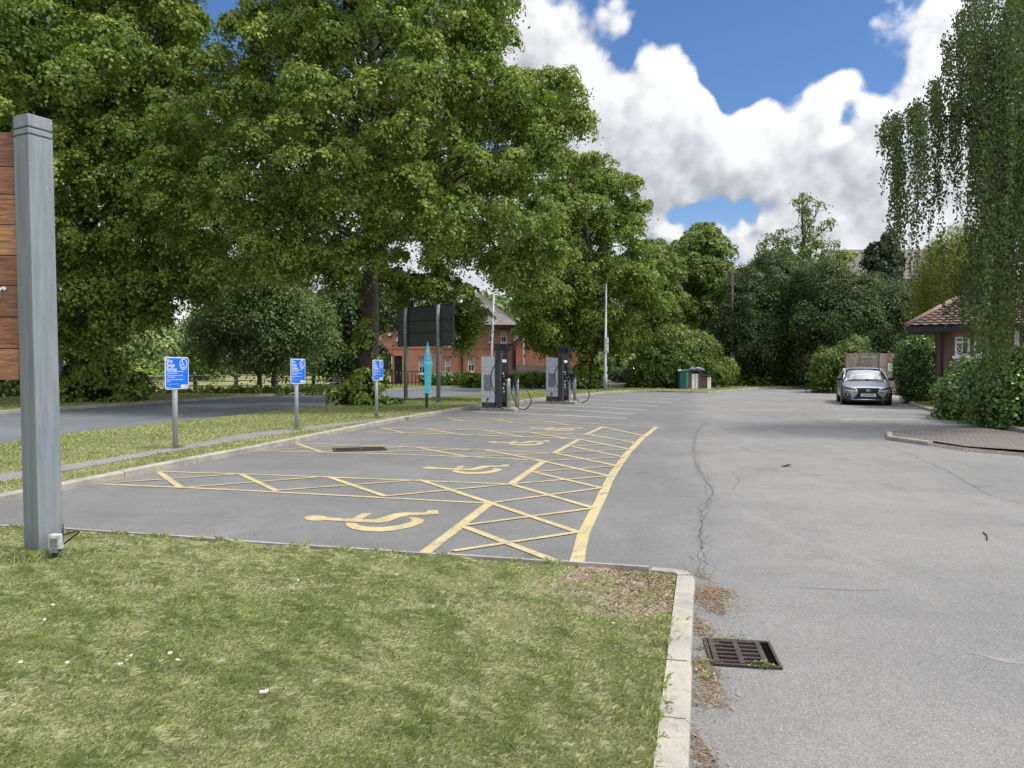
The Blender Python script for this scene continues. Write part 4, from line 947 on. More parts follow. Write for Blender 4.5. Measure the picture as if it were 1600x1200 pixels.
# ---------------------------------------------------------------- EV chargers and bollards
def charger():
    t = thing('ev_charger', '', 'charger'); t['group'] = 'rapid chargers beside the car park'
    # local x toward the bays, y away from the viewer along the kerb
    b = MB(); b.box(-.24, 1.05, -.42, .42, -.1, .06); b.build('concrete_base', M['kerb'], t, bevel=.01)
    b = MB(); b.box(-.24, .26, -.33, .33, .06, .24); b.build('plinth', M['dark_grey'], t)
    b = MB(); b.box(-.25, .27, -.34, .34, .24, 1.80); b.build('cabinet', M['charger_grey'], t, bevel=.012)
    g = MB(); g.box(-.14, .17, -.346, -.341, .62, 1.18)
    gr = g.build('grille', M['charger_grille'], t); l = MB()
    for i in range(17): z = .645+i*.0315; l.box(-.13, .16, -.350, -.3465, z, z+.012)
    l.build('louvre', plain('louvre_dark', (.12, .13, .14)), gr)
    h = MB(); h.box(-.06, .10, -.365, -.341, 1.385, 1.40); h.box(-.05, .09, -.352, -.341, 1.36, 1.385); h.build('handle', M['white'], t)
    s = MB(); s.box(-.249, .269, -.3425, -.3405, 1.43, 1.436); s.box(-.249, .269, -.3425, -.3405, .44, .446); s.build('panel_seam', M['dark_grey'], t)
    for y in (-.27, .27):
        c = MB(); c.box(.30, .48, y-.07, y+.07, .0, 2.02); c.build('column', M['dark_grey'], t, bevel=.01)
        c = MB(); c.box(.27, .51, y-.085, y+.085, 1.99, 2.23); c.box(.48, .74, y-.07, y+.07, 2.17, 2.235); c.box(.69, .74, y-.065, y+.065, 2.02, 2.17); c.build('cable_arm', M['black'], t, bevel=.012)
    c = MB(); c.box(.30, .46, -.2, .2, .25, 1.62); c.build('front_housing', M['black'], t, bevel=.01)
    c = MB(); c.box(.455, .475, -.17, .17, 1.28, 1.55); c.build('screen', M['glass'], t)
    c = MB(); c.box(.32, .50, -.205, .10, 1.60, 1.70); c.build('header_light_panel', M['white'], t, bevel=.004)
    d = MB()
    for i, (z, yy) in enumerate([(1.50, -.206), (1.38, -.206), (1.24, -.206), (1.10, -.206), (.96, -.206), (.82, -.206), (.68, -.206)]):
        d = MB(); x = .37+.012*(i % 3); d.box(x, x+.045, -.2095, -.2005, z, z+.07); d.build('instruction_label', M['white'], t)
    for i, z in enumerate((1.2, 1.08, .96, .84, .7, .58)): d = MB(); d.box(.461, .464, -.10+.05*(i % 2), -.03+.05*(i % 2), z, z+.06); d.build('instruction_label', M['white'], t)
    for k, y in enumerate((-.12, .12)):
        c = MB(); c.tube([(.47, y, 1.02), (.56, y, .98), (.60, y, .90)], [.05, .045, .035], 10); c.box(.46, .52, y-.06, y+.06, .95, 1.12); c.build('connector', M['black'], t)
    cb = MB(); P = [(.39, -.35, 1.95), (.42, -.42, 1.62), (.30, -.46, 1.42), (.20, -.46, 1.2), (.22, -.46, .9), (.34, -.46, .6), (.46, -.46, .3), (.56, -.44, .1), (.66, -.40, .04), (.72, -.3, .06), (.6, -.13, .9)]
    cb.tube(spline(P, 6), .017, 7); cb.build('cable', M['black'], t)
    cb = MB(); P = [(.55, .12, 1.5), (.58, .12, 1.05), (.66, .1, .7), (.80, .05, .35), (1.0, -.02, .08), (1.3, -.08, .035), (1.52, -.1, .25), (1.45, -.1, .55), (1.15, -.05, .80), (.78, 0, 1.0), (.60, .05, .95)]
    cb.tube(spline(P, 6), .017, 7); cb.build('cable', M['black'], t)
    cb = MB(); P = [(.02, -.345, .36), (.0, -.40, .30), (.05, -.42, .16), (.2, -.44, .08), (.40, -.40, .09), (.5, -.3, .2)]; cb.tube(spline(P, 5), .015, 7)
    cb.tube([(.02, -.342, .36), (.02, -.37, .36)], .04, 10); cb.build('supply_cable', M['dark_grey'], t)
    c = MB(); c.box(.56, .80, .16, .40, .98, 1.18); c.build('card_reader', M['black'], t, bevel=.012)
    cb = MB(); cb.tube([(.66, .28, .98), (.72, .2, .6), (.86, .1, .35)], .014, 6); cb.build('blue_cable', plain('blue_cable', (.05, .25, .5)), t)
    return t
def spline(P, n):
    P = [Vector(p) for p in P]; out = []
    for i in range(len(P)-1):
        p0, p1, p2, p3 = P[max(i-1, 0)], P[i], P[i+1], P[min(i+2, len(P)-1)]
        for k in range(n):
            t = k/n; out.append(.5*((2*p1)+(p2-p0)*t+(2*p0-5*p1+4*p2-p3)*t*t+(3*p1-p0-3*p2+p3)*t**3))
    return out+[P[-1]]
ch = charger()
p1 = G(769, 641); p2 = G(867.5, 630)
ch.location = (p1.x, p1.y+.2, .03); ch.rotation_euler.z = math.radians(-27); ch['label'] = 'nearer grey rapid charger, left of the other, a cable looped onto the asphalt'
c2 = copy_tree(ch); c2.location = (p2.x, p2.y+.2, .03); c2.rotation_euler.z = math.radians(-27); c2['label'] = 'farther grey rapid charger, close to the ivy covered tree trunk'
def bollard():
    t = thing('bollard', '', 'bollard'); t['group'] = 'steel bollards guarding the chargers'
    b = MB(); b.tube([(0, 0, 0), (0, 0, 1.05), (0, 0, 1.075), (0, 0, 1.09)], [.068, .068, .06, .035], 20); b.build('post', M['steel'], t)
    b = MB(); b.tube([(0, 0, -.03), (0, 0, .012)], .10, 20); b.build('base_plate', M['dark_grey'], t); return t
bo = bollard()
for i, (px, py, lab) in enumerate([(794.5, 642, 'steel bollard right in front of the nearer charger, left one of its pair'), (808, 640, 'steel bollard of the nearer charger standing inside its looped cable, right of its pair'),
                                   (889, 629.5, 'steel bollard in front of the farther charger, left one of its pair'), (898, 627.5, 'steel bollard right of the farther charger, farthest of all bollards')]):
    o = bo if i == 0 else copy_tree(bo); o.location = G(px, py); o['label'] = lab

# ---------------------------------------------------------------- poles
def lamp_post(name, lab, cat, base, top, r0, r1, m, group=None, base_h=.9):
    t = thing(name, lab, cat, base, 0, group); b = Vector(top)-Vector(base)
    p = MB(); p.tube([(0, 0, -.1), b*(base_h/b.z), b*(base_h/b.z+.01), b], [r0*1.5, r0*1.5, r0, r1], 14); p.build('pole', m, t)
    return t, b
Yl = 44.5; bs = G(945.5, 610.5, .08)
t, b = lamp_post('lamp_post', 'slim grey pole with small green and white notices, at the kerb right of the chargers', 'pole', bs, W(947, 443, bs.y), .085, .055, M['pole_grey'], 'slim grey street poles')
s = bs.y/F
for (y0, y1, x0, x1, nm) in ((527, 551, 945.2, 950.3, 'notice_board'), (573, 580.5, 945.6, 948.6, 'small_notice')):
    mb = MB(); zz0, zz1 = W(946, y1, bs.y).z-.08, W(946, y0, bs.y).z-.08; mb.box((x0-945.5)*s, (x1-945.5)*s, -.13, -.115, zz0, zz1); nb = mb.build(nm, plain('pale_green_notice', (.58, .72, .62), .5), t)
    if nm == 'notice_board':
        L = [text_mesh(w_, .15, ((x0-945.5)*s+.015, -.134, zz1-.2-.2*i), (1, 0, 0), (0, 0, 1), plain('green_print', (.05, .28, .14)), 'print', nb, .004, squash=.62) for i, w_ in enumerate(('Pay', 'here', 'for', 'bay'))]
        join_into(L, 'print')
bs2 = G(766.5, 601, .07); lamp_post('lamp_post', 'slim grey pole leaning slightly, rising behind the nearer charger', 'pole', bs2, W(773, 425, bs2.y), .10, .07, M['pole_grey'], 'slim grey street poles')
bs3 = G(818, 599.5, .07); lamp_post('lamp_post', 'short thin grey pole across the road in front of the pale board fence', 'pole', bs3, W(818.5, 488, bs3.y), .06, .05, M['pole_grey'], 'slim grey street poles')
bs4 = G(93, 629, .07); t4, b4 = lamp_post('lamp_post', 'grey street pole with black foot, mostly hidden behind the thick sign post', 'pole', bs4, W(87, 330, bs4.y), .085, .06, M['pole_dark'], 'slim grey street poles', 2.0)
mb = MB(); mb.tube([(0, 0, -.05), (0, 0, .28)], .15, 12); mb.build('black_foot', M['black'], t4)
bt = Vector((W(1143, 600, 57).x, 57, 0)); tp_ = W(1143, 420, 57); bt = Vector((W(1143, 600, 52.5).x, 52.5, 0)); tp_ = W(1143, 422, 52.5); t = thing('telegraph_pole', 'tall brown wooden telegraph pole standing in the dark shrubs', 'pole', bt)
mb = MB(); mb.tube([(0, 0, 0), (0, 0, tp_.z)], [.115, .09], 12); mb.build('pole', plain('creosoted_pole', (.07, .045, .036), .9, var=.3), t)
mb = MB(); zz = W(1143, 560, 52.5).z; mb.box(-.14, .14, -.26, -.17, zz-.1, zz+.4); mb.build('meter_box', plain('pale_meter_box', (.42, .42, .40)), t)
mb = MB(); mb.tube([(-.05, -.19, .2), (-.05, -.19, zz)], .05, 8); mb.build('cable_guard', M['black'], t)
# ---------------------------------------------------------------- buildings
def facade(mb, x0, x1, z0, z1, holes, y=0., dep=.12):
    xs = sorted({x0, x1, *[h[0] for h in holes], *[h[1] for h in holes]}); zs = sorted({z0, z1, *[h[2] for h in holes], *[h[3] for h in holes]})
    for a, b in zip(xs, xs[1:]):
        for c, d in zip(zs, zs[1:]):
            mx, mz = (a+b)/2, (c+d)/2
            if any(h[0] < mx < h[1] and h[2] < mz < h[3] for h in holes): continue
            mb.add([(a, y, c), (b, y, c), (b, y, d), (a, y, d)], [(0, 1, 2, 3)])
    for (a, b, c, d) in holes:
        mb.add([(a, y, c), (b, y, c), (b, y, d), (a, y, d), (a, y+dep, c), (b, y+dep, c), (b, y+dep, d), (a, y+dep, d)], [(0, 4, 5, 1), (1, 5, 6, 2), (2, 6, 7, 3), (3, 7, 4, 0)])
def sash(parent, h, y=0., split=.5, sill=True, blind=.45):
    a, b, c, d = h; f = MB(); w = .07; yy = y+.04
    for q in ((a, a+w, c, d), (b-w, b, c, d)): f.box(q[0], q[1], yy, yy+.06, q[2], q[3])
    for q in ((c, c+w), (d-w, d), (c+(d-c)*split-.03, c+(d-c)*split+.03)): f.box(a+w, b-w, yy+.002, yy+.058, q[0], q[1])
    mx = (a+b)/2; f.box(mx-.018, mx+.018, yy+.004, yy+.05, c+w, d-w)
    fo = f.build('window', M['white'], parent)
    g = MB(); g.add([(a, yy+.055, c), (b, yy+.055, c), (b, yy+.055, d), (a, yy+.055, d)], [(0, 1, 2, 3)]); g.build('pane', M['glass'], fo)
    if blind: g = MB(); g.add([(a+w, yy+.052, c+(d-c)*(1-blind)), (b-w, yy+.052, c+(d-c)*(1-blind)), (b-w, yy+.052, d-w), (a+w, yy+.052, d-w)], [(0, 1, 2, 3)]); g.build('blind', M['curtain'], fo)
    if sill: s = MB(); s.box(a-.07, b+.07, y-.07, yy, c-.09, c-.002); s.build('sill', M['white'], fo)
    s = MB(); s.box(a-.08, b+.08, y-.012, y+.03, d+.002, d+.2); s.build('lintel', M['brick_lintel'], fo)
M['brick_lintel'] = plain('brick_lintel', (.33, .13, .09), .9, var=.2, scale=9)
def hip_roof(mb, x0, x1, y0, y1, z, h, ov=.35, th=.12):
    x0 -= ov; x1 += ov; y0 -= ov; y1 += ov; d = (y1-y0)/2
    r0, r1 = (x0+d*.8, (y0+y1)/2, z+h), (x1-d*.8, (y0+y1)/2, z+h)
    vs = [(x0, y0, z), (x1, y0, z), (x1, y1, z), (x0, y1, z), r0, r1, (x0, y0, z-th), (x1, y0, z-th), (x1, y1, z-th), (x0, y1, z-th)]
    mb.add(vs, [(0, 1, 5, 4), (1, 2, 5), (2, 3, 4, 5), (3, 0, 4), (6, 7, 1, 0), (7, 8, 2, 1), (8, 9, 3, 2), (9, 6, 0, 3), (9, 8, 7, 6)])
def brick_house():
    Yh = 58.; s = Yh/F; org = Vector((W(595, 600, Yh).x, Yh, 0)); t = thing('brick_house', 'red brick two storey house with white sash windows behind the big road sign', 'house', org, math.radians(4))
    X = lambda px: (px-595)*s; Zf = lambda py: W(700, py, Yh).z
    ez = Zf(507); hs = []
    def hol(a, b, c, d): h = (X(a), X(b), Zf(d), Zf(c)); hs.append(h); return h
    H1 = [hol(764, 771, 515, 534), hol(783, 792, 516, 535), hol(731, 741, 558, 581), hol(735, 743, 511, 524.5), hol(654, 664, 560, 584), hol(695, 704, 560, 584), hol(620, 629, 513, 531), hol(672, 681, 513, 531)]
    door = (X(616), X(628), .1, Zf(556))
    w = MB(); x1 = X(803.5); facade(w, X(614), x1, -.2, ez, [h for h in hs if h[0] > X(614)]+[door]); dp = 8.5
    w.add([(x1, 0, -.2), (x1, dp, -.2), (x1, dp, ez), (x1, 0, ez)], [(0, 1, 2, 3)]); w.add([(X(614), dp, -.2), (x1, dp, -.2), (x1, dp, ez), (X(614), dp, ez)], [(3, 2, 1, 0)]); w.add([(X(614), dp, -.2), (X(614), 0, -.2), (X(614), 0, ez), (X(614), dp, ez)], [(0, 1, 2, 3)])
    w.build('wall', M['red_brick'], t)
    for h in H1: sash(t, h, 0)
    # upper storey overhanging a dark passage at the left end
    zo = Zf(553); u = MB(); u.box(X(595), X(614)-.003, -.0, dp, zo, ez); u.build('wall', M['red_brick'], t)
    b = MB(); b.box(X(596), X(612), -.16, -.06, Zf(577), Zf(556)); b.build('dark_porch_board', M['dark_grey'], t); b = MB(); b.box(X(611), X(613), -.2, -.05, -.2, zo-.01); b.build('porch_post', M['dark_grey'], t)
    b = MB(); b.box(X(612), X(613.5), -.3, -.22, Zf(576), Zf(556)); b.build('white_strip', M['white'], t)
    d = MB(); d.box(door[0]+.02, door[1]-.02, .06, .1, door[2], door[3]-.02); d.build('door', M['black'], t)
    bc = MB(); bc.box(X(595), x1, -.012, -.002, Zf(546), Zf(544.5)); bc.build('brick_band', M['brick_lintel'], t)
    a = MB(); a.tube([(X(608), -.12, Zf(522)), (X(608), 0, Zf(522))], .16, 16); a.build('alarm_box', M['white'], t)
    r = MB(); hip_roof(r, X(688), x1, 0, dp, ez, 2.7, .35); r.build('roof', M['roof_tile'], t)
    r = MB(); hip_roof(r, X(597), X(687), 0.1, dp, ez-.02, 2.2, .3); r.build('roof', M['roof_tile'], t)
    g = MB(); g.box(X(690), x1+.3, -.42, -.33, ez-.14, ez-.02); g.build('gutter', M['black'], t)
    dpn = MB(); 
    for px in (722, 802): dpn.tube([(X(px), -.07, -.1), (X(px), -.07, ez-.05)], .05, 8)
    dpn.build('drainpipe', M['black'], t)
brick_house()
def gable_house():
    Yh = 62.; s = Yh/F; org = Vector((W(806, 600, Yh).x, Yh, 0)); t = thing('brick_house', 'red brick house with plain gable end, half hidden by the pointed lime tree', 'house', org, math.radians(3))
    X = lambda px: (px-806)*s; Zf = lambda py: W(806, py, Yh).z; x1 = X(912); ez = Zf(528); mx = x1*.52
    w = MB(); hs = [(X(848), X(855), Zf(548), Zf(533))]; facade(w, 0, x1, -.2, ez, hs); pk = ez+mx*.78
    w.add([(0, 0, ez), (x1, 0, ez), (mx, 0, pk)], [(0, 1, 2)]); w.add([(0, 8, -.2), (0, 0, -.2), (0, 0, ez), (0, 8, ez)], [(0, 1, 2, 3)]); w.add([(x1, 0, -.2), (x1, 8, -.2), (x1, 8, ez), (x1, 0, ez)], [(0, 1, 2, 3)]); w.build('wall', M['red_brick'], t)
    for h in hs: sash(t, h, 0)
    r = MB()
    for (a, b) in (((-.25, ez-.2), (mx, pk)), ((x1+.25, ez-.2), (mx, pk))):
        vs = [(a[0], -.25, a[1]), (b[0], -.25, b[1]), (b[0], 8.2, b[1]), (a[0], 8.2, a[1])]; vs += [(v[0], v[1], v[2]+.14) for v in vs]; r.add(vs, [(3, 2, 1, 0), (4, 5, 6, 7), (0, 1, 5, 4), (1, 2, 6, 5), (2, 3, 7, 6), (3, 0, 4, 7)])
    r.build('roof', M['roof_tile'], t)
    v = MB()
    for (a, b) in (((-.25, ez-.2), (mx, pk)), ((x1+.25, ez-.2), (mx, pk))):
        v.add([(a[0], -.27, a[1]-.12), (b[0], -.27, b[1]-.12), (b[0], -.27, b[1]+.13), (a[0], -.27, a[1]+.13)], [(0, 1, 2, 3)])
    v.build('bargeboard', M['white'], t)
gable_house()
def far_house():
    Yh = 76.; a = W(1318, 430, Yh); t = thing('house', 'large house with a long grey tiled roof rising behind the dark trees on the right', 'house', (a.x, Yh, 0), math.radians(-2))
    s = Yh/F; L = (1500-1318)*s; z0 = W(1318, 440, Yh).z; z1 = W(1318, 392, Yh+5).z; w = MB(); hol = [(L*.05, L*.05+1.1, 3.5, 5), (L*.3, L*.3+1.1, 3.5, 5), (L*.6, L*.6+1.1, 3.5, 5)]
    facade(w, 0, L, 0, z0, hol); w.add([(0, 10, 0), (0, 0, 0), (0, 0, z0), (0, 10, z0)], [(0, 1, 2, 3)]); w.add([(L, 0, 0), (L, 10, 0), (L, 10, z0), (L, 0, z0)], [(0, 1, 2, 3)]); w.add([(0, 10, z0), (0, 0, z0), (0, 5, z1)], [(0, 1, 2)]); w.add([(L, 0, z0), (L, 10, z0), (L, 5, z1)], [(0, 1, 2)]); w.build('wall', M['brown_brick'], t)
    for h in hol: sash(t, h, 0)
    m, n = mat('slate_courses'); sp = n.new('ShaderNodeSeparateXYZ'); n.put(sp.inputs[0], n.obj); wv = n.math('FRACT', n.math('MULTIPLY', sp.outputs[2], 2.6))
    n.put(n.b.inputs['Base Color'], n.mix(n.rng(wv, .6, 1.), (.14, .125, .11), (.07, .062, .055))); n.b.inputs['Roughness'].default_value = .85
    r = MB(); 
    for (y0, y1) in ((-.4, 5), (10.4, 5)):
        vs = [(-.3, y0, z0-.2), (L+.3, y0, z0-.2), (L+.3, y1, z1), (-.3, y1, z1)]; vs += [(v[0], v[1], v[2]+.12) for v in vs]
        r.add(vs, [(3, 2, 1, 0), (4, 5, 6, 7), (0, 1, 5, 4), (1, 2, 6, 5), (2, 3, 7, 6), (3, 0, 4, 7)])
    r.build('roof', m, t)
far_house()
def pavilion():
    Yc = 27.; c = Vector((W(1465, 600, Yc).x, Yc, 0)); ya = math.radians(-27); t = thing('brick_pavilion', 'low brown brick building with clay tiled hip roof and white windows behind the birch', 'building', c, ya)
    s = Yc/F; ez = W(1465, 511, Yc).z; L = 10.
    def X(px): u_ = ray(px, 600); k_ = u_.x/u_.y; return (k_*c.y-c.x)/(math.cos(ya)-k_*math.sin(ya))
    Zf = lambda py, px=1500: W(px, py, c.y+X(px)*math.sin(ya)).z
    holes = [(X(1491), X(1515), Zf(556, 1500), Zf(526, 1500)), (X(1521), X(1545), Zf(556, 1530), Zf(526, 1530)), (X(1583), X(1592.5), Zf(552, 1588), Zf(506, 1588))]
    holes = [(a, b, c_, min(d, ez-.12)) for a, b, c_, d in holes]
    w = MB(); facade(w, 0, L, 0, ez, holes); w.add([(0, 3, 0), (0, 0, 0), (0, 0, ez), (0, 3, ez)], [(0, 1, 2, 3)]); w.add([(L, 0, 0), (L, 3, 0), (L, 3, ez), (L, 0, ez)], [(0, 1, 2, 3)]); w.build('wall', M['brown_brick'], t)
    for h in holes[:2]: sash(t, h, 0, .72, True, 0)
    f = MB(); a, b, c_, d = holes[2]; f.box(a+.01, b-.01, .02, .06, c_, d); f.build('door', M['white'], t)
    p = MB(); p.box(a+.07, b-.06, .012, .018, c_+.1, d-.15); p.build('door_panel', plain('bluish_white', (.52, .55, .60), .5), t)
    # white decal figures on the first window
    dc = MB(); a, b, c_, d = holes[0]
    for q in range(3): dc.prism(ring(a+.15, c_+.16+q*.16, .055, .022, 14), (0, .088, 0), (1, 0, 0), (0, 0, 1), .003)
    dc.build('window_decal', M['white'], t)
    # tiled hip roof with rolled courses
    ov = 1.0; x0, y0, x1, y1 = -ov*1.0, -ov*.5, L+.6, 3.4; z0 = ez+.02; hgt = 1.15; d = (y1-y0)/2; r0 = Vector((x0+d*.95, (y0+y1)/2, z0+hgt)); r1 = Vector((x1-d, (y0+y1)/2, z0+hgt))
    m, n = mat('clay_tiles'); f1 = n.noise(n.obj, 5, 5, .7); n.put(n.b.inputs['Base Color'], n.mix(n.rng(f1, .3, .7), (.115, .075, .06), (.175, .115, .092))); n.b.inputs['Roughness'].default_value = .85
    def slope(mb, A, B, C, D):              # A-B eave, D-C ridge; pantile waves across, steps up the slope
        A, B, C, D = map(Vector, (A, B, C, D)); nu = max(4, int((B-A).length/.05)); nv = 12; N = (B-A).cross(D-A).normalized(); vs = []
        for j in range(nv):
            for e in (0, 1):
                v = (j+e*.999)/nv
                for i in range(nu+1):
                    u = i/nu; p = A.lerp(B, u).lerp(D.lerp(C, u), v); ln = u*(B-A).length
                    vs.append(p+N*(.03*abs(math.sin(ln*math.pi/.3))+.05*(1-e)))
        r_ = 2*nv; fs = []
        for j in range(r_-1):
            for i in range(nu): fs.append((j*(nu+1)+i, j*(nu+1)+i+1, (j+1)*(nu+1)+i+1, (j+1)*(nu+1)+i))
        mb.add(vs, fs)
    r = MB(); slope(r, (x0, y0, z0), (x1, y0, z0), r1, r0); slope(r, (x0, y1, z0), (x0, y0, z0), r0, r0+Vector((.01, .01, 0))); slope(r, (x1, y1, z0), (x0, y1, z0), r0, r1); ro = r.build('roof', m, t)
    h = MB(); h.tube([(x0, y0, z0+.05), r0+Vector((0, 0, .06))], .09, 8); h.tube([(x0, y1, z0+.05), r0+Vector((0, 0, .06))], .09, 8); h.tube([r0+Vector((0, 0, .06)), r1], .1, 8); h.build('ridge_tiles', plain('pale_ridge_tiles', (.25, .175, .14), .85, var=.25), t)
    f = MB(); f.box(x0+.04, x1, y0+.04, y0+.07, z0-.2, z0+.0); f.box(x0+.04, x0+.07, y0+.075, y1, z0-.2, z0+.0); f.build('fascia', M['black'], t)
    f = MB(); f.add([(x0+.05, y0+.05, z0-.19), (x1, y0+.05, z0-.19), (x1, 0, z0-.19), (0, 0, z0-.19), (0, 3, z0-.19), (x0+.05, 3, z0-.19)], [(0, 3, 2, 1), (0, 5, 4, 3)]); f.build('soffit', M['dark_grey'], t)
    g = MB(); g.tube([(.12, -.07, .0), (.12, -.07, ez-.25), (.3, -.3, ez-.12)], .04, 8); g.build('drainpipe', M['black'], t)
pavilion()
def fence_panelled():
    Yf = 40.5; a = G(1322, 613); a.y = Yf; a.x = W(1322, 600, Yf).x; s = Yf/F; t = thing('board_fence', 'tall weathered vertical board fence and gate behind the silver car', 'fence', (a.x, Yf, 0), math.radians(-3))
    H = W(1322, 552, Yf).z; L = (1440-1322)*s; r = random.Random(9)
    def boards(x0, x1, nm, y=0):
        b = MB(); x = x0; 
        while x < x1-.02:
            w = .112; dz = r.uniform(-.01, .01); b.box(x, min(x+w, x1), y-.01+r.uniform(-.004, .004), y+.015, .03, H+dz); x += w+.012
        return b.build(nm, M['wood_fence'], t)
    g0, g1 = (1343.5-1322)*s, (1372-1322)*s
    boards(0, g0-.02, 'fence_panel'); boards(g0, g1, 'gate', .012); boards(g1+.02, L, 'fence_panel')
    p = MB()
    for x in (g0-.02, g1+.0, L, -.05): p.box(x, x+.02 if x > 0 else x+.05, -.03, .05, 0, H+.02)
    p.build('posts', M['rail_wood'], t)
    b = MB(); b.box(g0-.05, g1-.15, -.07, -.04, H-.24, H-.19); b.build('gate_bar', M['pole_grey'], t)
    for (x0, x1, z0, z1) in ((1385, 1393, 568, 579.5), (1395, 1408.5, 559, 580)):
        n = MB(); A, B = (x0-1322)*s, (x1-1322)*s; n.box(A, B, -.045, -.03, W(1390, z1, Yf).z, W(1390, z0, Yf).z); nb = n.build('notice', M['white'], t)
        q = MB(); zz = W(1390, z0, Yf).z; h = zz-W(1390, z1, Yf).z; q.box(A+.03, B-.03, -.05, -.0465, zz-h*.9, zz-h*.55); q.box(A+.03, B-.06, -.05, -.0465, zz-h*.35, zz-h*.12); q.build('green_print', plain('notice_green', (.25, .52, .28)), nb)
        text_mesh('PRIVATE' if x0 < 1390 else 'PARKING', .06, (A+.04, -.051, zz-h*.5), (1, 0, 0), (0, 0, 1), M['dark_grey'], 'print', nb, .002, squash=.6)
    n = MB(); A = (1386-1322)*s; n.box(A, A+.22, -.045, -.03, H-.42, H-.2); n.build('orange_notice', plain('orange_notice', (.35, .16, .05)), t)
fence_panelled()
def board_fence_far():
    Yf = 57.5; a = W(806, 600, Yf); s = Yf/F; t = thing('board_fence', 'pale grey board fence in front of the plain brick gable across the road', 'fence', (a.x, Yf, 0), math.radians(-2)); H = W(806, 570, Yf).z; b = MB(); r = random.Random(3); x = 0; L = (900-806)*s
    while x < L: b.box(x, x+.14, 0, .02+r.uniform(0, .01), 0, H-x*.035+r.uniform(-.02, .02)); x += .152
    b.build('boards', plain('pale_grey_boards', (.26, .235, .22), .9, var=.2, scale=2), t); p = MB()
    for i in range(4): p.box(i*1.8-.05, i*1.8+.05, .04, .14, 0, H-.1)
    p.build('posts', M['rail_wood'], t)
board_fence_far()

# post and rail fence along the field, and the gate with boards at its end
def rail_fence():
    t = thing('rail_fence', 'old grey wooden post and rail fence along the edge of the dry field', 'fence', G(-60, 617))
    P = [(-80, 616), (0, 613.5), (70, 612), (145, 610.5), (239, 609), (305, 608), (369, 607), (432, 606), (490, 605.2), (540, 604.6)]
    A = [G(x, y) for x, y in P]; pm, rails = MB(), MB(); r = random.Random(6); o = Vector(t.location)
    for i, p in enumerate(A):
        p = p-o; q = MB(); h = .95+r.uniform(-.04, .05); rz = r.uniform(0, .3); q.box(p.x-.11, p.x+.11, p.y-.09, p.y+.09, -.1, h, rz); q.build('post', M['rail_wood'], t, bevel=.015)
    for z in (.86, .52, .2):
        q = MB()
        for a, b in zip(A, A[1:]): a = a-o; b = b-o; q.tube([(a.x, a.y-.1, z+r.uniform(-.03, .03)), (b.x, b.y-.1, z+r.uniform(-.05, .03))], .045, 6)
        q.build('rail', M['rail_pale'], t)
rail_fence()
def yard():
    p = G(535, 603); s = p.y/F; t = thing('timber_screen', 'low reddish board screen with white notices left of the big tree trunk', 'fence', p); b = MB()
    for i in range(6): b.box(-.9, 1.5, 0, .03, .1+i*.17, .25+i*.17)
    b.build('boards', plain('reddish_boards', (.21, .155, .125), .9, var=.2), t)
    n = MB(); n.box(.1, .45, -.03, -.01, .5, .95); n.box(.6, .85, -.03, -.01, .55, .8); n.build('notices', M['white'], t)
    f = MB(); 
    for i in range(5): f.box(-.95+i*.62, -.92+i*.62, -.08, -.05, 0, 1.25)
    for z in (.3, .7, 1.1): f.box(-.95, 1.55, -.075, -.055, z, z+.03)
    f.build('mesh_frame', M['dark_grey'], t)
    p = G(549, 604.5); q = MB(); q.tube([(0, 0, 0), (0, 0, .35), (0, 0, .5)], [.22, .2, .1], 10); q.build('lid', M['black']); bpy.data.objects.remove(bpy.data.objects['lid'])
    t = thing('salt_bin', 'small orange red grit bin by the board screen near the big tree trunk', 'bin', p); q = MB(); q.box(-.28, .28, -.2, .2, 0, .55); q.build('body', plain('orange_plastic', (.60, .12, .04), .5), t, bevel=.04)
    q = MB(); q.box(-.31, .31, -.23, .23, .553, .66); q.build('lid', plain('orange_lid', (.66, .16, .06), .5), t, bevel=.05)
yard()
def railings():
    p = G(602, 604.5); t = thing('iron_railing', 'black iron railing in front of the brick house entrance', 'railing', p, math.radians(2)); s = p.y/F; L = (655-602)*s; b = MB(); n = 10
    for i in range(n): x = L*i/(n-1); b.tube([(x, 0, 0), (x, 0, 1.1)], .03, 6)
    b.box(0, L, -.02, .02, 1.05, 1.1); b.box(0, L, -.018, .018, .3, .34); b.build('bars', M['black'], t)
railings()

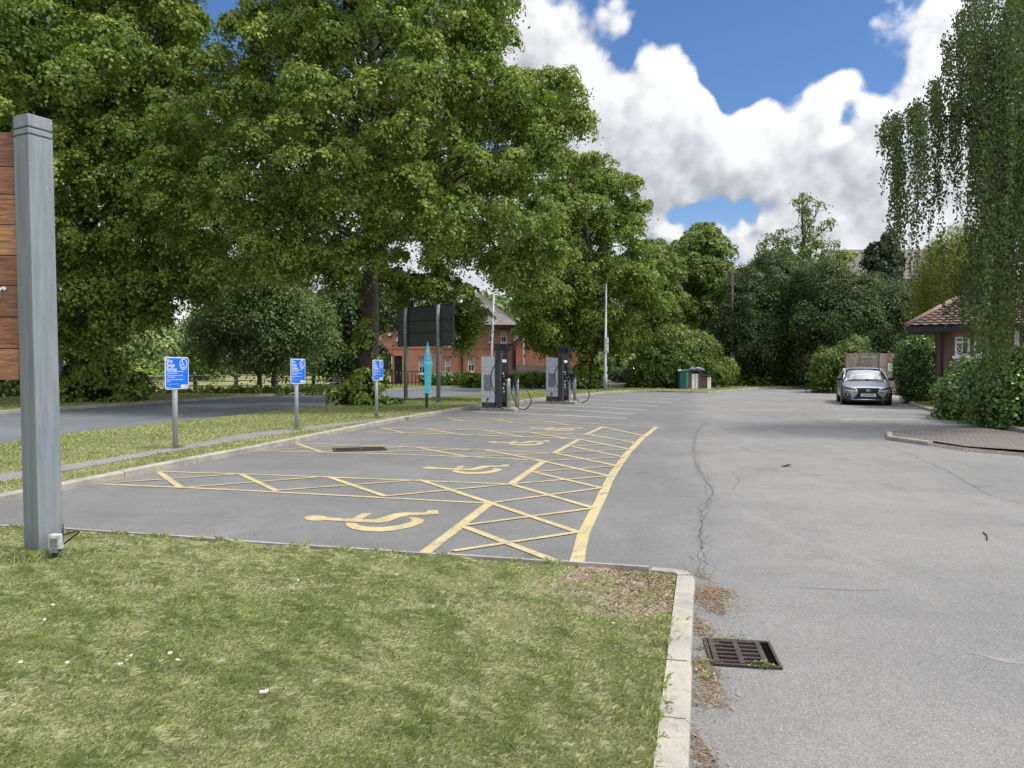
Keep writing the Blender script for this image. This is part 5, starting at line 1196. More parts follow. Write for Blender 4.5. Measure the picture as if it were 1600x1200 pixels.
# ---------------------------------------------------------------- utility kiosk and green box
def kiosk():
    Yk = 46.; s = Yk/F; o = W(1075, 600, Yk); t = thing('brick_kiosk', 'small brown brick bin kiosk with pale doors beside the green box', 'kiosk', (o.x, Yk, .05), math.radians(4)); X = lambda px: (px-1075)*s; Z = lambda py: W(1075, py, Yk).z-.05
    w = MB(); w.box(X(1073.5), X(1081), 0, 1.8, -.1, Z(580)); w.box(X(1092), X(1096), .0, 1.8, -.1, Z(580)); w.box(X(1081), X(1092), .12, 1.8, -.1, Z(582)); w.build('wall', M['brown_brick'], t)
    w = MB(); w.box(X(1096)+.003, X(1106), .06, 1.6, -.1, Z(587)); w.build('low_wall', M['brown_brick'], t)
    for a, b in ((1081.3, 1086.6), (1087.2, 1092)): d = MB(); d.box(X(a), X(b)-.01, .04, .08, Z(610), Z(584)); d.build('door', M['white'], t)
    d = MB(); d.box(X(1106.3), X(1112), .03, .08, Z(609), Z(589)); d.build('low_door', M['white'], t)
    d = MB(); d.box(X(1106), X(1112.5), .085, 1.6, -.1, Z(588)); d.build('low_bay', M['brown_brick'], t)
    r = MB(); r.box(X(1072), X(1097), -.08, 1.9, Z(580)+.003, Z(578)); r.build('roof_slab', M['dark_grey'], t); r = MB(); r.box(X(1096)+.01, X(1114), -.04, 1.7, Z(587)+.003, Z(585.5)); r.build('low_roof', M['dark_grey'], t)
    c = MB(); rr = random.Random(1)
    for i in range(7): x = X(1080+rr.uniform(-5, 14)); c.tube([(x, .2, Z(578)), (x+.2, .15, Z(576)+rr.uniform(0, .1)), (x+.45, .2, Z(578.5))], .045, 6)
    c.build('rubbish_on_top', M['pole_grey'], t)
    g = thing('green_container', 'tall dark green metal container standing against the brick kiosk', 'container', (W(1067, 600, Yk).x, Yk-.35, .06), math.radians(3)); x0, x1 = (1059.5-1067)*s, (1073.5-1067)*s
    m = plain('green_metal', (.008, .10, .085), .5, var=.12); m2 = plain('light_green_side', (.05, .23, .15), .5)
    b = MB(); b.box(x0, x1-.14, 0, .55, 0, Z(580.5)); b.build('body', m, g, bevel=.02); b = MB(); b.box(x1-.135, x1, .02, .55, 0, Z(581)); b.build('side_panel', m2, g); b = MB(); b.box(x0-.04, x1+.03, -.04, .6, Z(580.5)+.003, Z(577.5)); b.build('lid', m2, g, bevel=.02)
    v = MB()
    for i in range(4): v.box(x0+.05+i*.1, x0+.07+i*.1, -.012, -.002, .1, Z(583))
    v.build('ribs', m, g)
    v = MB(); v.tube([(x0-.1, -.02, Z(580)), (x0-.02, -.02, Z(578.5)), (x0+.08, -.02, Z(579))], .05, 7); v.build('white_wrap', M['white'], g)
kiosk()
def pigeon():
    p = G(1122, 612); t = thing('bird', 'small dark bird standing on the kerb in front of the brick kiosk', 'bird', (p.x, p.y+.1, .105)); P = [(-.20, 0, .10), (-.12, 0, .12), (-.02, 0, .15), (.07, 0, .18), (.12, 0, .24), (.155, 0, .25), (.20, 0, .24)]
    b = MB(); b.tube(P, [.012, .04, .075, .07, .038, .034, .006], 12); b.tube([(0, .025, .1), (.01, .025, 0)], .007, 5); b.tube([(0, -.025, .1), (.01, -.025, 0)], .007, 5); b.build('body', plain('dark_feathers', (.05, .055, .06), .7, var=.3), t)
    w = MB(); w.tube([(-.12, -.05, .12), (0, -.075, .15), (.06, -.05, .16)], [.01, .028, .012], 8); w.build('wing', plain('pale_feathers', (.35, .36, .38), .7), t)
pigeon()

# ---------------------------------------------------------------- cars
def car(label, paint, plate, simple=False):
    t = thing('parked_car', label, 'car'); bm_ = paint
    # y: front = 0, rear = 4.35 ; half sections (x fraction, z)
    st = [(0.00, .60, .30, .62, .66), (.05, .70, .24, .66, .70), (.22, .80, .20, .70, .745), (.5, .86, .19, .76, .81), (.9, .885, .19, .84, .885), (1.25, .885, .19, .90, .945), (1.8, .885, .19, .93, .96), (2.6, .885, .19, .95, .97), (3.4, .885, .19, .97, .99), (3.9, .87, .20, .97, 1.0), (4.2, .82, .25, .93, .98), (4.35, .72, .33, .85, .92)]
    vs, fs = [], []; K = 10
    for (y, w, zb, zs, zt) in st:
        half = [(0, zb), (w*.80, zb), (w*.96, zb+.06), (w*1.0, zb+.18), (w*1.0, (zb+zs)/2+.04), (w*.985, zs-.07), (w*.93, zs+.0), (w*.74, zt-.01), (w*.40, zt+.012), (0, zt+.018)]
        for sgn in (1, -1):
            for (x, z) in half: vs.append((x*sgn, y, z))
    for i in range(len(st)-1):
        for sgn in (0, 1):
            for k in range(K-1):
                a = i*2*K+sgn*K+k; b = (i+1)*2*K+sgn*K+k; f = (a, a+1, b+1, b); fs.append(f[::-1] if sgn == 0 else f)
    for i, flip in ((0, False), (len(st)-1, True)):
        for k in range(K-1):
            a = i*2*K+k; b = i*2*K+K+k; f = (a, a+1, b+1, b); fs.append(f[::-1] if flip else f)
    m = MB(); m.add(vs, fs, True); body = m.build('body', bm_, t)
    import bmesh
    bm = bmesh.new(); bm.from_mesh(body.data); bmesh.ops.remove_doubles(bm, verts=bm.verts, dist=.0005); bmesh.ops.recalc_face_normals(bm, faces=bm.faces); bm.to_mesh(body.data); bm.free()
    body.data.polygons.foreach_set('use_smooth', [True]*len(body.data.polygons)); md = body.modifiers.new('sub', 'SUBSURF'); md.levels = 1; md.render_levels = 2
    # glasshouse
    def ring_(y, wb, zb, wt, zt): return [(-wb, y, zb), (-wb*.5-wt*.5-.01, y, zb+(zt-zb)*.55), (-wt, y, zt-.07), (-wt*.82, y, zt-.015), (-wt*.4, y, zt), (0, y, zt+.004), (wt*.4, y, zt), (wt*.82, y, zt-.015), (wt, y, zt-.07), (wb*.5+wt*.5+.01, y, zb+(zt-zb)*.55), (wb, y, zb)]
    gs = [(1.08, .80, .93, .76, .955), (1.30, .81, .93, .73, 1.10), (1.6, .82, .93, .68, 1.29), (1.85, .82, .94, .65, 1.395), (2.3, .82, .94, .64, 1.437), (2.8, .82, .95, .63, 1.43), (3.3, .80, .96, .62, 1.38), (3.75, .78, .97, .60, 1.23), (4.15, .72, .96, .60, 1.0)]
    v = []; f = []; n = 11
    for g in gs: v += ring_(*g)
    for i in range(len(gs)-1):
        for k in range(n-1): f.append((i*n+k, i*n+k+1, (i+1)*n+k+1, (i+1)*n+k))
    m = MB(); m.add(v, f, True); m.build('windows', M['car_glass'], t)
    v = []; f = []; sub = [(1.80, .82, .94, .654, 1.385)]+gs[3:8]
    for g in sub: v += [(x*1.01, y, z+.010) for (x, y, z) in ring_(*g)[2:9]]
    for i in range(len(sub)-1):
        for k in range(6): f.append((i*7+k, i*7+k+1, (i+1)*7+k+1, (i+1)*7+k))
    m = MB(); m.add(v, f, True); m.build('roof', bm_, t)
    for sg_ in (-1, 1):
        pl = MB(); pl.tube([(sg_*.795, 1.08, .95), (sg_*.75, 1.35, 1.13), (sg_*.69, 1.62, 1.30), (sg_*.655, 1.85, 1.40)], [.03, .028, .028, .03], 6)
        pl.build('windscreen_pillar', bm_, t)
        pl = MB(); pl.tube([(sg_*.62, 3.35, 1.37), (sg_*.70, 3.8, 1.18), (sg_*.75, 4.1, 1.0)], .05, 6); pl.build('rear_pillar', bm_, t); pl = MB(); pl.tube([(sg_*.82, 2.35, .95), (sg_*.655, 2.35, 1.39)], .03, 6); pl.build('door_pillar', bm_, t)
    for sg_ in (-1, 1):
        mm = MB(); mm.tube([(sg_*.86, 1.42, .985), (sg_*.93, 1.42, .99), (sg_*1.02, 1.43, .995), (sg_*1.06, 1.44, .99)], [.03, .075, .08, .045], 10); mm.build('mirror', M['black'], t)
    w0 = None
    for (x, y) in ((-.775, .82), (.775, .82), (-.775, 3.42), (.775, 3.42)):
        if w0 is None:
            mm = MB(); mm.tube([(-.105, 0, 0), (-.10, 0, 0), (.10, 0, 0), (.105, 0, 0)], [.27, .315, .315, .27], 24); w0 = mm.build('wheel', plain('tyre', (.02, .02, .021), .85), t); w0.name = 'wheel'
            r = MB(); r.tube([(-.112, 0, 0), (-.106, 0, 0)], [.2, .205], 20); r.tube([(.106, 0, 0), (.112, 0, 0)], [.205, .2], 20); r.build('rim', M['pole_grey'], w0); wh = w0
        else: wh = copy_tree(w0, t)
        wh.location = (x, y, .318)
    for (x, y) in ((-.80, .82), (.80, .82), (-.80, 3.42), (.80, 3.42)): ar = MB(); ar.tube([(x-.088, y, .335), (x+.088, y, .335)], .365, 24); ar.build('wheel_arch', M['black'], t)
    u = MB(); u.box(-.75, .75, .3, 4.1, .14, .26); u.build('underbody', M['black'], t)
    # front: grille, lights, plate
    F2 = lambda poly, y, d=.05: MB().prism(poly, (0, y, 0), (1, 0, 0), (0, 0, 1), -d)
    gr = F2([(-.44, .66), (.44, .66), (.34, .51), (.39, .43), (.58, .225), (-.58, .225), (-.39, .43), (-.34, .51)], -.030, .16); gr.build('grille', M['black'], t)
    ch_ = MB()
    for sg_ in (-1, 1): ch_.tube([(sg_*.455, -.035, .665), (sg_*.35, -.04, .51), (sg_*.40, -.04, .42), (sg_*.60, -.035, .22)], .019, 6)
    ch_.tube([(-.54, -.04, .225), (.54, -.04, .225)], .024, 6); ch_.build('chrome_trim', M['chrome'], t)
    for sg_ in (-1, 1):
        poly = [(.37, .575), (.52, .56), (.76, .60), (.83, .66), (.80, .72), (.60, .675), (.42, .635)]; P = MB()
        vs = [(sg_*x, -.03+max(0, x-.40)**1.6*.62, z) for x, z in poly]; vs += [(a, b+.12, c) for a, b, c in vs]; n = len(poly); ff = [tuple(range(n)), tuple(range(2*n-1, n-1, -1))]+[(i, (i+1) % n, (i+1) % n+n, i+n)[::-1] for i in range(n)]
        if sg_ < 0: ff = [q[::-1] for q in ff]
        P.add(vs, ff); hl = P.build('headlight', M['lamp_glass'], t)
        P = MB(); P.tube([(sg_*.36, -.055, .555), (sg_*.54, -.022, .545), (sg_*.78, .10, .585)], [.018, .024, .014], 6); P.build('daylight_strip', M['white'], hl)
        P = MB(); P.tube([(sg_*x, -.037+max(0, x-.4)**1.6*.6, z) for x, z in ((.55, .63), (.56, .63))], [.035, .03], 10); P.build('lens', M['chrome'], hl)
        P = MB(); vs = [(sg_*.60, .0, .30), (sg_*.80, .10, .30), (sg_*.82, .12, .47), (sg_*.63, .01, .47)]; vs += [(a, b+.1, c) for a, b, c in vs]; q = [(0, 1, 2, 3), (7, 6, 5, 4), (1, 5, 6, 2), (0, 3, 7, 4), (3, 2, 6, 7), (0, 4, 5, 1)]; P.add([(a, b-.02, c) for a, b, c in vs], q if sg_ > 0 else [k[::-1] for k in q]); P.build('fog_light_housing', M['black'], t)
        P = MB(); P.tube([(sg_*.70, .03, .41), (sg_*.70, .0, .41)], [.035, .03], 12); P.build('fog_light', M['chrome'], t)
        P = MB(); P.tube([(sg_*.56, -.01, .225), (sg_*.70, .045, .22), (sg_*.83, .17, .23)], .02, 6); P.build('splitter', M['black'], t)
    if not simple:
        p = MB(); p.box(-.26, .26, -.215, -.195, .345, .458); pp = p.build('number_plate', M['white'], t); 
        text_mesh(plate, .105, (0, -.216, .366), (1, 0, 0), (0, 0, 1), M['black'], 'plate_text', pp, .002, 'CENTER', squash=.80)
        e = MB(); e.prism([(.085*math.cos(a*.314), .585+.055*math.sin(a*.314)) for a in range(20)]+[], (0, -.192, 0), (1, 0, 0), (0, 0, 1), .004); 
        e = MB(); rg = lambda r, w: [((.08 if r else .066)*math.cos(a*.314), 0) for a in range(20)]
        o_ = [(.085*math.cos(a*.3142), .58+.058*math.sin(a*.3142)) for a in range(20)]+[(.085, .5799)]+[(.069, .5799)]+[(.069*math.cos(-a*.3142), .58+.043*math.sin(-a*.3142)) for a in range(20)]
        e.prism(o_, (0, -.193, 0), (1, 0, 0), (0, 0, 1), .006); e.tube([(-.03, -.196, .62), (-.045, -.196, .565), (.04, -.196, .56)], .011, 6); e.tube([(-.045, -.196, .565), (.02, -.196, .60)], .009, 6); e.build('emblem', M['chrome'], t)
        for z in (.27, .31, .36, .42, .48, .54, .60):
            pass
        mesh_ = MB()
        for i in range(9): z = .27+i*.043; mesh_.box(-.30, .30, -.1935, -.190, z, z+.008)
        mesh_.build('grille_bars', M['dark_grey'], t)
    wp = MB(); wp.tube([(-.55, 1.03, .965), (.1, 1.07, .985)], .012, 5); wp.tube([(0, 1.03, .965), (.6, 1.09, .985)], .012, 5); wp.build('wipers', M['black'], t)
    return t
M['car_silver'] = plain('silver_paint', (.43, .44, .45), .28, .6, var=.02); M['car_dark'] = plain('dark_car_paint', (.02, .024, .03), .2, .3, var=.02)
M['car_glass'] = plain('car_glass', (.015, .018, .02), .03, var=.02, spec=1.); M['car_glass'].node_tree.nodes['Principled BSDF'].inputs['IOR'].default_value = 2.3; M['chrome'] = plain('chrome', (.75, .76, .77), .12, .9, var=.02); M['lamp_glass'] = plain('lamp_glass', (.16, .17, .18), .05, .5, var=.1, spec=1.)
cr = car('silver grey saloon car with dark grille, parked in front of the board fence', M['car_silver'], 'GU69 CBV'); c = G(1355.5, 634); cr.location = (c.x+.08, c.y+.15, 0); cr.rotation_euler.z = math.radians(-27+24.5-19)
cr.rotation_euler.z = math.radians(-19.5)
dc = car('dark car parked across the road, glimpsed between the tree and the shrubs', M['car_dark'], '', True); c = W(963, 600, 70); dc.location = (c.x-.6, 70, -.02); dc.rotation_euler.z = math.radians(-72)
# ---------------------------------------------------------------- trees
def px_lobes(Y, lst, cen, Rpx, rng, depth_r, both=True, zmin=1.6, shrink=1.):
    """crown lobes placed in a volume: each photo-measured lobe gets its own distance inside the crown"""
    out = []
    for (x, y, r) in lst:
        d = math.hypot((x-cen[0])/Rpx, (y-cen[1])/(Rpx*1.15)); dm = math.sqrt(max(0, 1-min(1, d)**2))*depth_r
        offs = [-.72*dm, .72*dm] if (both and dm > depth_r*.35) else [rng.normal()*.3*depth_r*.3]
        for o in offs:
            w = W(x, y, Y+o); rr = r/F*(Y+o)*shrink; out.append((w.x, w.y, max(zmin+rr*.6, w.z), rr))
    return out
def make_tree(name, label, cat, base, top, r, lobes, leafm, leaf, dens, n, rc, seed, group=None, barkm='bark', fork=.25, nl=None, **k):
    t = thing(name, label, cat, base, 0, group); rg = np.random.default_rng(seed)
    tr = trunk_mesh('trunk', base, top, r, lobes, rg, M[barkm], None, fork, nl); cw = crown('crown', lobes, M[leafm], leaf, dens*k.pop('dk', 3.6), n, rc, seed+1, None, **k)
    localise(t, tr); localise(t, cw); return t
def ivy(t, base, R, H, n, seed, m='ivy', leaf=.11, climb=0):
    b = Vector(base); rg = np.random.default_rng(seed); L = []
    for i in range(9): a = 6.283*i/9; L.append((b.x+math.cos(a)*R*.55, b.y+math.sin(a)*R*.55, b.z+H*.22, R*.5))
    for i in range(5): a = 6.283*i/5; L.append((b.x+math.cos(a)*R*.3, b.y+math.sin(a)*R*.3, b.z+H*.55, R*.42))
    L.append((b.x, b.y, b.z+H*.85, R*.32))
    for i in range(climb): L.append((b.x+rg.normal()*.05, b.y-.1, b.z+H+.5*i, .42-.02*i))
    o = crown('ivy', L, M[m], leaf, 5., n, .32, seed, None, squash=.95, under=1., inner=.1, droop=.6); localise(t, o); return o
TG = 'lime trees along the road'
R1 = np.random.default_rng(100)
hero = [(290,205,62),(265,270,58),(300,335,70),(312,392,40),(360,140,70),(395,200,90),(400,290,95),(400,370,75),(345,430,38),(425,415,42),(480,90,95),(500,190,105),(520,300,105),(490,390,70),
        (600,20,105),(620,120,110),(640,230,115),(650,340,105),(580,410,60),(700,60,80),(745,150,78),(740,240,85),(745,330,88),(750,385,58),(770,60,42),(800,160,62),(862,155,55),(893,190,38),(835,215,60),
        (850,245,32),(800,285,52),(838,345,42),(842,400,42),(800,425,42),(475,0,90),(405,55,55),(520,-70,110),(640,-110,110),(580,-210,110),(700,-60,90),(450,-120,95),(760,0,50),(600,-300,90),(520,-260,90),(835,440,32),(865,455,20)]
hb = G(576, 632, .085)
H1 = px_lobes(28.5, hero, (570, 140), 400, R1, 7.2, shrink=.87)
H1 += [(*W(x, y, 31.5+o)[:3], q/F*31.5) for x, y, q, o in ((520,425,36,0),(600,445,30,.5),(470,425,32,0),(560,452,26,0),(640,450,28,1),(500,400,40,1),(440,420,30,0),(780,425,30,0),(690,435,58,0),(735,478,36,0),(690,470,40,1),(650,460,40,0),(745,505,26,.5),(715,515,24,1),(690,520,20,0),(660,505,22,1),(728,535,15,.5),(540,440,30,1),(610,450,30,0))]
T1 = make_tree('lime_tree', 'biggest lime tree, its ivy clad trunk standing in the verge behind the third blue sign', 'tree', hb, W(585, -180, 28.5), .33, H1, 'lime', .103, 1.55, 80, .34, 1, TG, fork=.22, nl=60, under=.35, per=13, inner=.12)
ivy(T1, (hb.x, hb.y, .08), 1.15, 1.7, 130, 5, leaf=.15, climb=4)
left = [(110,470,80),(190,455,70),(255,440,65),(305,455,38),(60,420,90),(150,380,100),(250,350,90),(310,300,70),(40,300,110),(150,260,110),(255,210,90),(262,130,72),(190,130,110),(70,160,110),(60,40,110),(180,20,110),(258,40,62),(250,-50,66),(-60,100,140),(-80,260,150),(-70,400,130),(200,-90,110),(80,-100,120),(-60,-60,130),(140,-200,110),(20,-210,110),(-180,180,140),(-190,20,130),(-170,330,130),(320,400,45),(60,500,60),(-20,500,70),(10,545,30),(150,515,44),(112,528,38),(192,498,38),(235,490,34)]
lb = G(147, 626, .07); R2 = np.random.default_rng(101); H2 = px_lobes(lb.y+.6, left, (70, 180), 380, R2, 8.5, shrink=.87)
T2 = make_tree('lime_tree', 'large lime tree at far left across the road, wide ivy bush round its foot', 'tree', lb, W(120, -160, lb.y), .62, H2, 'lime', .128, 1.15, 78, .42, 20, TG, fork=.2, nl=50, under=.35, per=13, inner=.12)
ivy(T2, (lb.x+.1, lb.y-.3, .05), 2.0, 2.1, 170, 25, leaf=.15, climb=3)
third = [(890,290,42),(868,325,28),(930,270,35),(880,255,28),(960,300,40),(985,340,35),(905,345,55),(872,385,44),(960,370,50),(1000,395,28),(880,420,60),(940,440,55),(985,450,50),(840,450,55),(838,478,40),(1015,430,30),(870,490,55),(930,500,45),(975,510,40),(1010,480,35),(850,535,26),(860,545,30),(1030,470,22),(905,530,42),(870,522,36),(945,532,36),(830,515,24),(850,500,30),(985,535,30)]
tb = G(915, 610, .085); R3 = np.random.default_rng(102); H3 = px_lobes(48.5, third, (910, 400), 150, R3, 5.2, shrink=.88)
T3 = make_tree('lime_tree', 'pointed lime tree behind the far charger, with ivy covering its trunk foot', 'tree', (W(915, 600, 47).x, 47, .08), W(915, 270, 48), .38, H3, 'lime', .15, 1.5, 50, .40, 40, TG, fork=.2, under=.35, per=12, inner=.12)
ivy(T3, (W(915, 600, 47).x, 46.6, .08), 1.15, 1.9, 70, 45, leaf=.18, climb=3)
fourth = [(1095,385,30),(1070,400,28),(1120,395,24),(1100,365,20),(1080,430,38),(1115,440,35),(1060,470,38),(1100,490,45),(1035,400,22),(1025,425,25),(1040,455,30),(1130,475,28)]
R4 = np.random.default_rng(103); H4 = px_lobes(63, fourth[:8]+[fourth[-1]], (1095, 430), 80, R4, 4)
make_tree('lime_tree', 'rounded lime tree in the background left of the brown telegraph pole', 'tree', (W(1095, 600, 63).x, 63, 0), W(1095, 380, 63), .3, H4, 'lime_far', .19, 1.5, 44, .45, 60, TG, per=10, under=.35)
H4b = px_lobes(56, [(1025,395,22),(1035,420,30),(1020,450,35),(1040,480,35),(1000,470,35),(1030,520,35)], (1025, 450), 70, R4, 3)
make_tree('lime_tree', 'narrow lime tree squeezed between the pointed lime and the rounded far lime', 'tree', (W(1020, 600, 56).x, 56, 0), W(1025, 400, 56), .25, H4b, 'lime_far', .18, 1.5, 44, .45, 70, TG, per=10, under=.35)

def bushy(name, label, cat, Y, lst, leafm, leaf, dens, n, rc, seed, dr, group=None, basepx=None, barkm='bark', r=.12, cen=None, zmin=.1, **k):
    xs = [a[0] for a in lst]; ys = [a[1] for a in lst]; c = cen or (sum(xs)/len(xs), sum(ys)/len(ys)); Rp = max(math.hypot(a[0]-c[0], (a[1]-c[1])/1.15) for a in lst)*1.05+1
    rg = np.random.default_rng(seed); L = px_lobes(Y, lst, c, Rp, rg, dr, zmin=zmin); bx = basepx or c[0]
    base = Vector((W(bx, 600, Y).x, Y, 0)); top = W(c[0], min(ys), Y); k.setdefault('dk', 5.5); return make_tree(name, label, cat, base, top, r, L, leafm, leaf, dens, n, rc, seed+3, group, barkm, nl=14, **k)
bushy('field_tree', 'wide bushy tree across the road between the far left lime and the biggest lime', 'tree', 44, [(390,440,45),(430,450,50),(360,490,50),(420,510,60),(470,490,45),(340,528,36),(400,543,38),(460,545,38),(500,530,30),(318,538,26),(330,510,35),(445,410,30),(400,400,25)], 'haze_leaf', .14, .7, 130, .85, 200, 4.5, 'trees beyond the field fence', tint_bias=-.15)
bushy('dark_conifer', 'very dark dense tree left of the big lime trunk, above the reddish board screen', 'tree', 50, [(520,470,28),(540,500,35),(515,520,32),(545,550,30),(515,565,25),(560,470,25),(600,480,35),(640,450,30),(580,560,25)], 'dark_leaf', .2, 1.5, 40, .6, 220, 3)
bushy('distant_tree', 'hazy pale green tree far across the dry field, under the far left lime', 'tree', 95, [(215,545,22),(240,535,25),(190,550,20),(265,545,22),(230,560,20),(290,550,18)], 'haze_leaf', .5, 1.1, 24, 1.4, 240, 4, 'trees beyond the field fence', tint_bias=.1)
bushy('distant_tree', 'dull green tree in the distance behind the yellow flowering bush', 'tree', 80, [(255,575,14),(225,572,12),(285,572,14),(310,560,20),(320,585,12)], 'hawthorn', .4, 1.2, 24, 1., 250, 3, 'trees beyond the field fence')
bushy('flowering_bush', 'yellow flowering bush at the edge of the dry field above the rail fence', 'bush', 62, [(195,584,8),(215,582,9),(240,583,9),(260,586,7),(178,586,6)], 'hedge_yellow', .22, 2.2, 26, .5, 260, 1.2, tint_bias=.35, r=.05)
bushy('bush', 'dark hedge bush behind the sign board and the far left rail fence', 'bush', 36, [(-20,600,22),(10,597,20),(30,602,18),(-60,598,25),(50,606,14)], 'hawthorn', .14, 2., 40, .4, 270, 1.2, r=.05)
bushy('leaning_stub', 'tall bare grey tree stub rising behind the rail fence', 'tree', 41.5, [(425,560,14),(432,545,12)], 'haze_leaf', .16, 1., 20, .4, 275, .4, dk=1., basepx=427, barkm='bark_pale', r=.14)
for i, (x, lab) in enumerate([(262, 'low hedgerow along the rail fence left of the nearest blue sign'), (345, 'low hedgerow along the rail fence between the first two blue signs, left half'), (420, 'low hedgerow along the rail fence just left of the middle blue sign'), (500, 'low hedgerow at the right end of the rail fence')]):
    bushy('hedgerow', lab, 'hedge', 39.5, [(x-32, 609, 6), (x-18, 608.5, 7), (x, 609, 6), (x+16, 608, 7), (x+32, 609, 6)], 'hawthorn', .14, 3., 30, .35, 300+i, .8, 'low hedges by the rail fence', r=.03)

# hedges across the road
for i, (xs, Y, lab, m) in enumerate([((665, 735), 55, 'dark green low hedge under the brick house windows', 'laurel'), ((722, 775), 53, 'bright yellow green hedge left of the nearer charger', 'hedge_yellow'), ((775, 812), 53, 'yellow green hedge between the nearer charger and the thin pole', 'hedge_yellow'), ((812, 870), 52.5, 'yellow green hedge in front of the pale board fence', 'hedge_yellow')]):
    n_ = max(3, int((xs[1]-xs[0])/11)); bushy('low_hedge', lab, 'hedge', Y, [(xs[0]+(xs[1]-xs[0])*(q+.5)/n_, 591+(q % 2)*1.5, 11) for q in range(n_)], m, .13, 4., 40, .35, 330+i, 1.0, 'low hedges in front of the brick houses', r=.03, under=.8)
bushy('low_hedge', 'dark hedge across the road behind the pole with green notices', 'hedge', 68, [(965,588,9),(980,586,11),(995,584,12),(1010,586,12)], 'dark_leaf', .2, 3., 30, .5, 350, 1., 'low hedges in front of the brick houses', r=.03)

# shrubs and trees at the back of the car park
SG = 'shrubs and trees at the back of the car park'
bushy('hawthorn_bush', 'light green rounded shrub left of the green container', 'bush', 49, [(1010,590,22),(1040,580,28),(1000,575,20),(1060,560,30),(1030,555,30),(1075,540,28),(1045,530,25),(1090,560,25),(1110,580,20),(1100,540,22),(990,598,12),(1130,575,20),(1085,590,18),(1050,598,14)], 'hawthorn', .13, 1.8, 64, .45, 400, 2.2, SG, tint_bias=.12, under=.8)
bushy('broad_tree', 'dark green broad tree right of the brown telegraph pole', 'tree', 56, [(1180,480,45),(1220,450,50),(1180,530,50),(1230,520,60),(1150,500,35),(1150,550,40),(1260,480,50),(1200,575,40),(1250,570,45),(1160,590,25),(1210,420,32),(1165,440,28)], 'dark_shrub', .125, 1.0, 170, .75, 420, 4.2, SG, r=.3, under=.8, tint_bias=-.1)
bushy('feathery_tree', 'feathery topped tree with an airy leading shoot against the clouds', 'tree', 60, [(1200,375,14),(1222,368,16),(1235,385,22),(1255,365,16),(1275,372,16),(1290,352,10),(1262,345,8),(1256,325,6),(1265,312,6),(1282,318,5),(1245,315,5),(1300,345,7),(1190,390,14),(1240,400,30),(1280,400,28),(1210,410,30),(1255,305,4),(1305,385,10),(1262,330,4)], 'hawthorn', .19, 1.2, 15, .5, 440, 2., SG, r=.2, squash=.8, inner=.3, under=1., dk=3.)
bushy('broad_tree', 'dark tree mass directly behind the silver car and the board fence', 'tree', 52, [(1285,448,46),(1330,462,38),(1300,500,60),(1350,500,52),(1390,482,42),(1400,520,50),(1330,540,50),(1370,545,45),(1290,560,45),(1260,590,30),(1415,468,28),(1362,455,30),(1420,490,40),(1440,540,45)], 'dark_shrub', .12, 1.0, 170, .75, 460, 4.0, SG, r=.3, under=.8, tint_bias=-.12)
bushy('small_tree', 'thin tree rising between the far lime and the feathery tree', 'tree', 66, [(1160,440,22),(1180,430,20),(1195,425,16),(1150,460,20),(1320,400,10),(1340,398,7)], 'lime_far', .26, 1.2, 26, .6, 480, 2., SG, r=.15)
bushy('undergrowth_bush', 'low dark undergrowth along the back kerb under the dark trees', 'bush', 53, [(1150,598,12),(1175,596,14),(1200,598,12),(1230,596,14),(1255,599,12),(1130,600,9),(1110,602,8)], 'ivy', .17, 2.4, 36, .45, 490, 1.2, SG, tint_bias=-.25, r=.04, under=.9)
bushy('laurel_bush', 'mid green shrub left of the silver car at the end of the board fence', 'bush', 43, [(1300,575,26),(1320,555,22),(1285,590,18),(1310,598,16),(1335,540,18),(1295,560,20),(1280,600,10)], 'hawthorn', .13, 2., 60, .45, 500, 1.3, None, under=.8)
bushy('conifer', 'dark spiky conifer top rising beside the grey tiled roof', 'tree', 72, [(1388,372,8),(1385,385,11),(1368,392,11),(1363,405,12),(1392,402,14),(1380,420,18),(1385,440,20),(1391,362,4),(1372,384,6)], 'conifer', .3, 2.5, 34, .55, 510, 1., r=.2)

# clipped round bush and the shrubs in the right bed
def round_bush():
    Y = 31.; c = W(1433, 570, Y); r = 33/F*Y; L = [(c.x, c.y, c.z-.05, r*.98), (c.x, c.y, c.z+.35, r*.88), (c.x+.05, c.y, c.z-.65, r*.98), (c.x+.3, c.y+.3, c.z-.9, r*.8), (c.x-.1, c.y, c.z+.5, r*.75)]
    return L, Y, c
L, Y, c = round_bush()
t = thing('clipped_bush', 'tall dome shaped clipped evergreen bush at the corner of the brick pavilion', 'bush', (c.x, Y, .08)); st_ = MB(); st_.tube([(c.x, Y, 0), (c.x, Y, 1.6)], [.12, .05], 8); localise(t, st_.build('stem', M['bark']))
o = crown('crown', L, M['laurel'], .085, 70., 26, .22, 520, None, squash=1., wob=.03, inner=.0, under=1., droop=.1, thin=.2); localise(t, o)
def right_shrubs():
    sets = [('big glossy green shrub at the front of the right bed, nearest to the block paving', 19.5, [(1600,592,52),(1600,650,48),(1560,610,50),(1610,600,60),(1590,640,45),(1640,640,50),(1545,650,28),(1575,655,25),(1620,660,30),(1560,585,35),(1600,570,35),(1680,610,60),(1670,660,40)]),
            ('glossy green shrub covering the foot of the brick pavilion, left of the biggest shrub', 22.5, [(1510,610,38),(1500,640,28),(1525,640,30),(1490,655,14),(1540,600,40),(1515,580,25),(1480,648,12),(1550,640,30)])]
    for i, (lab, Y, lst) in enumerate(sets): bushy('laurel_shrub', lab, 'bush', Y, lst, 'laurel', .085, 5.0, 60, .30, 540+10*i, 1.3, 'glossy shrubs in the right bed', under=.8, r=.06, inner=.15, zmin=.0)
right_shrubs()

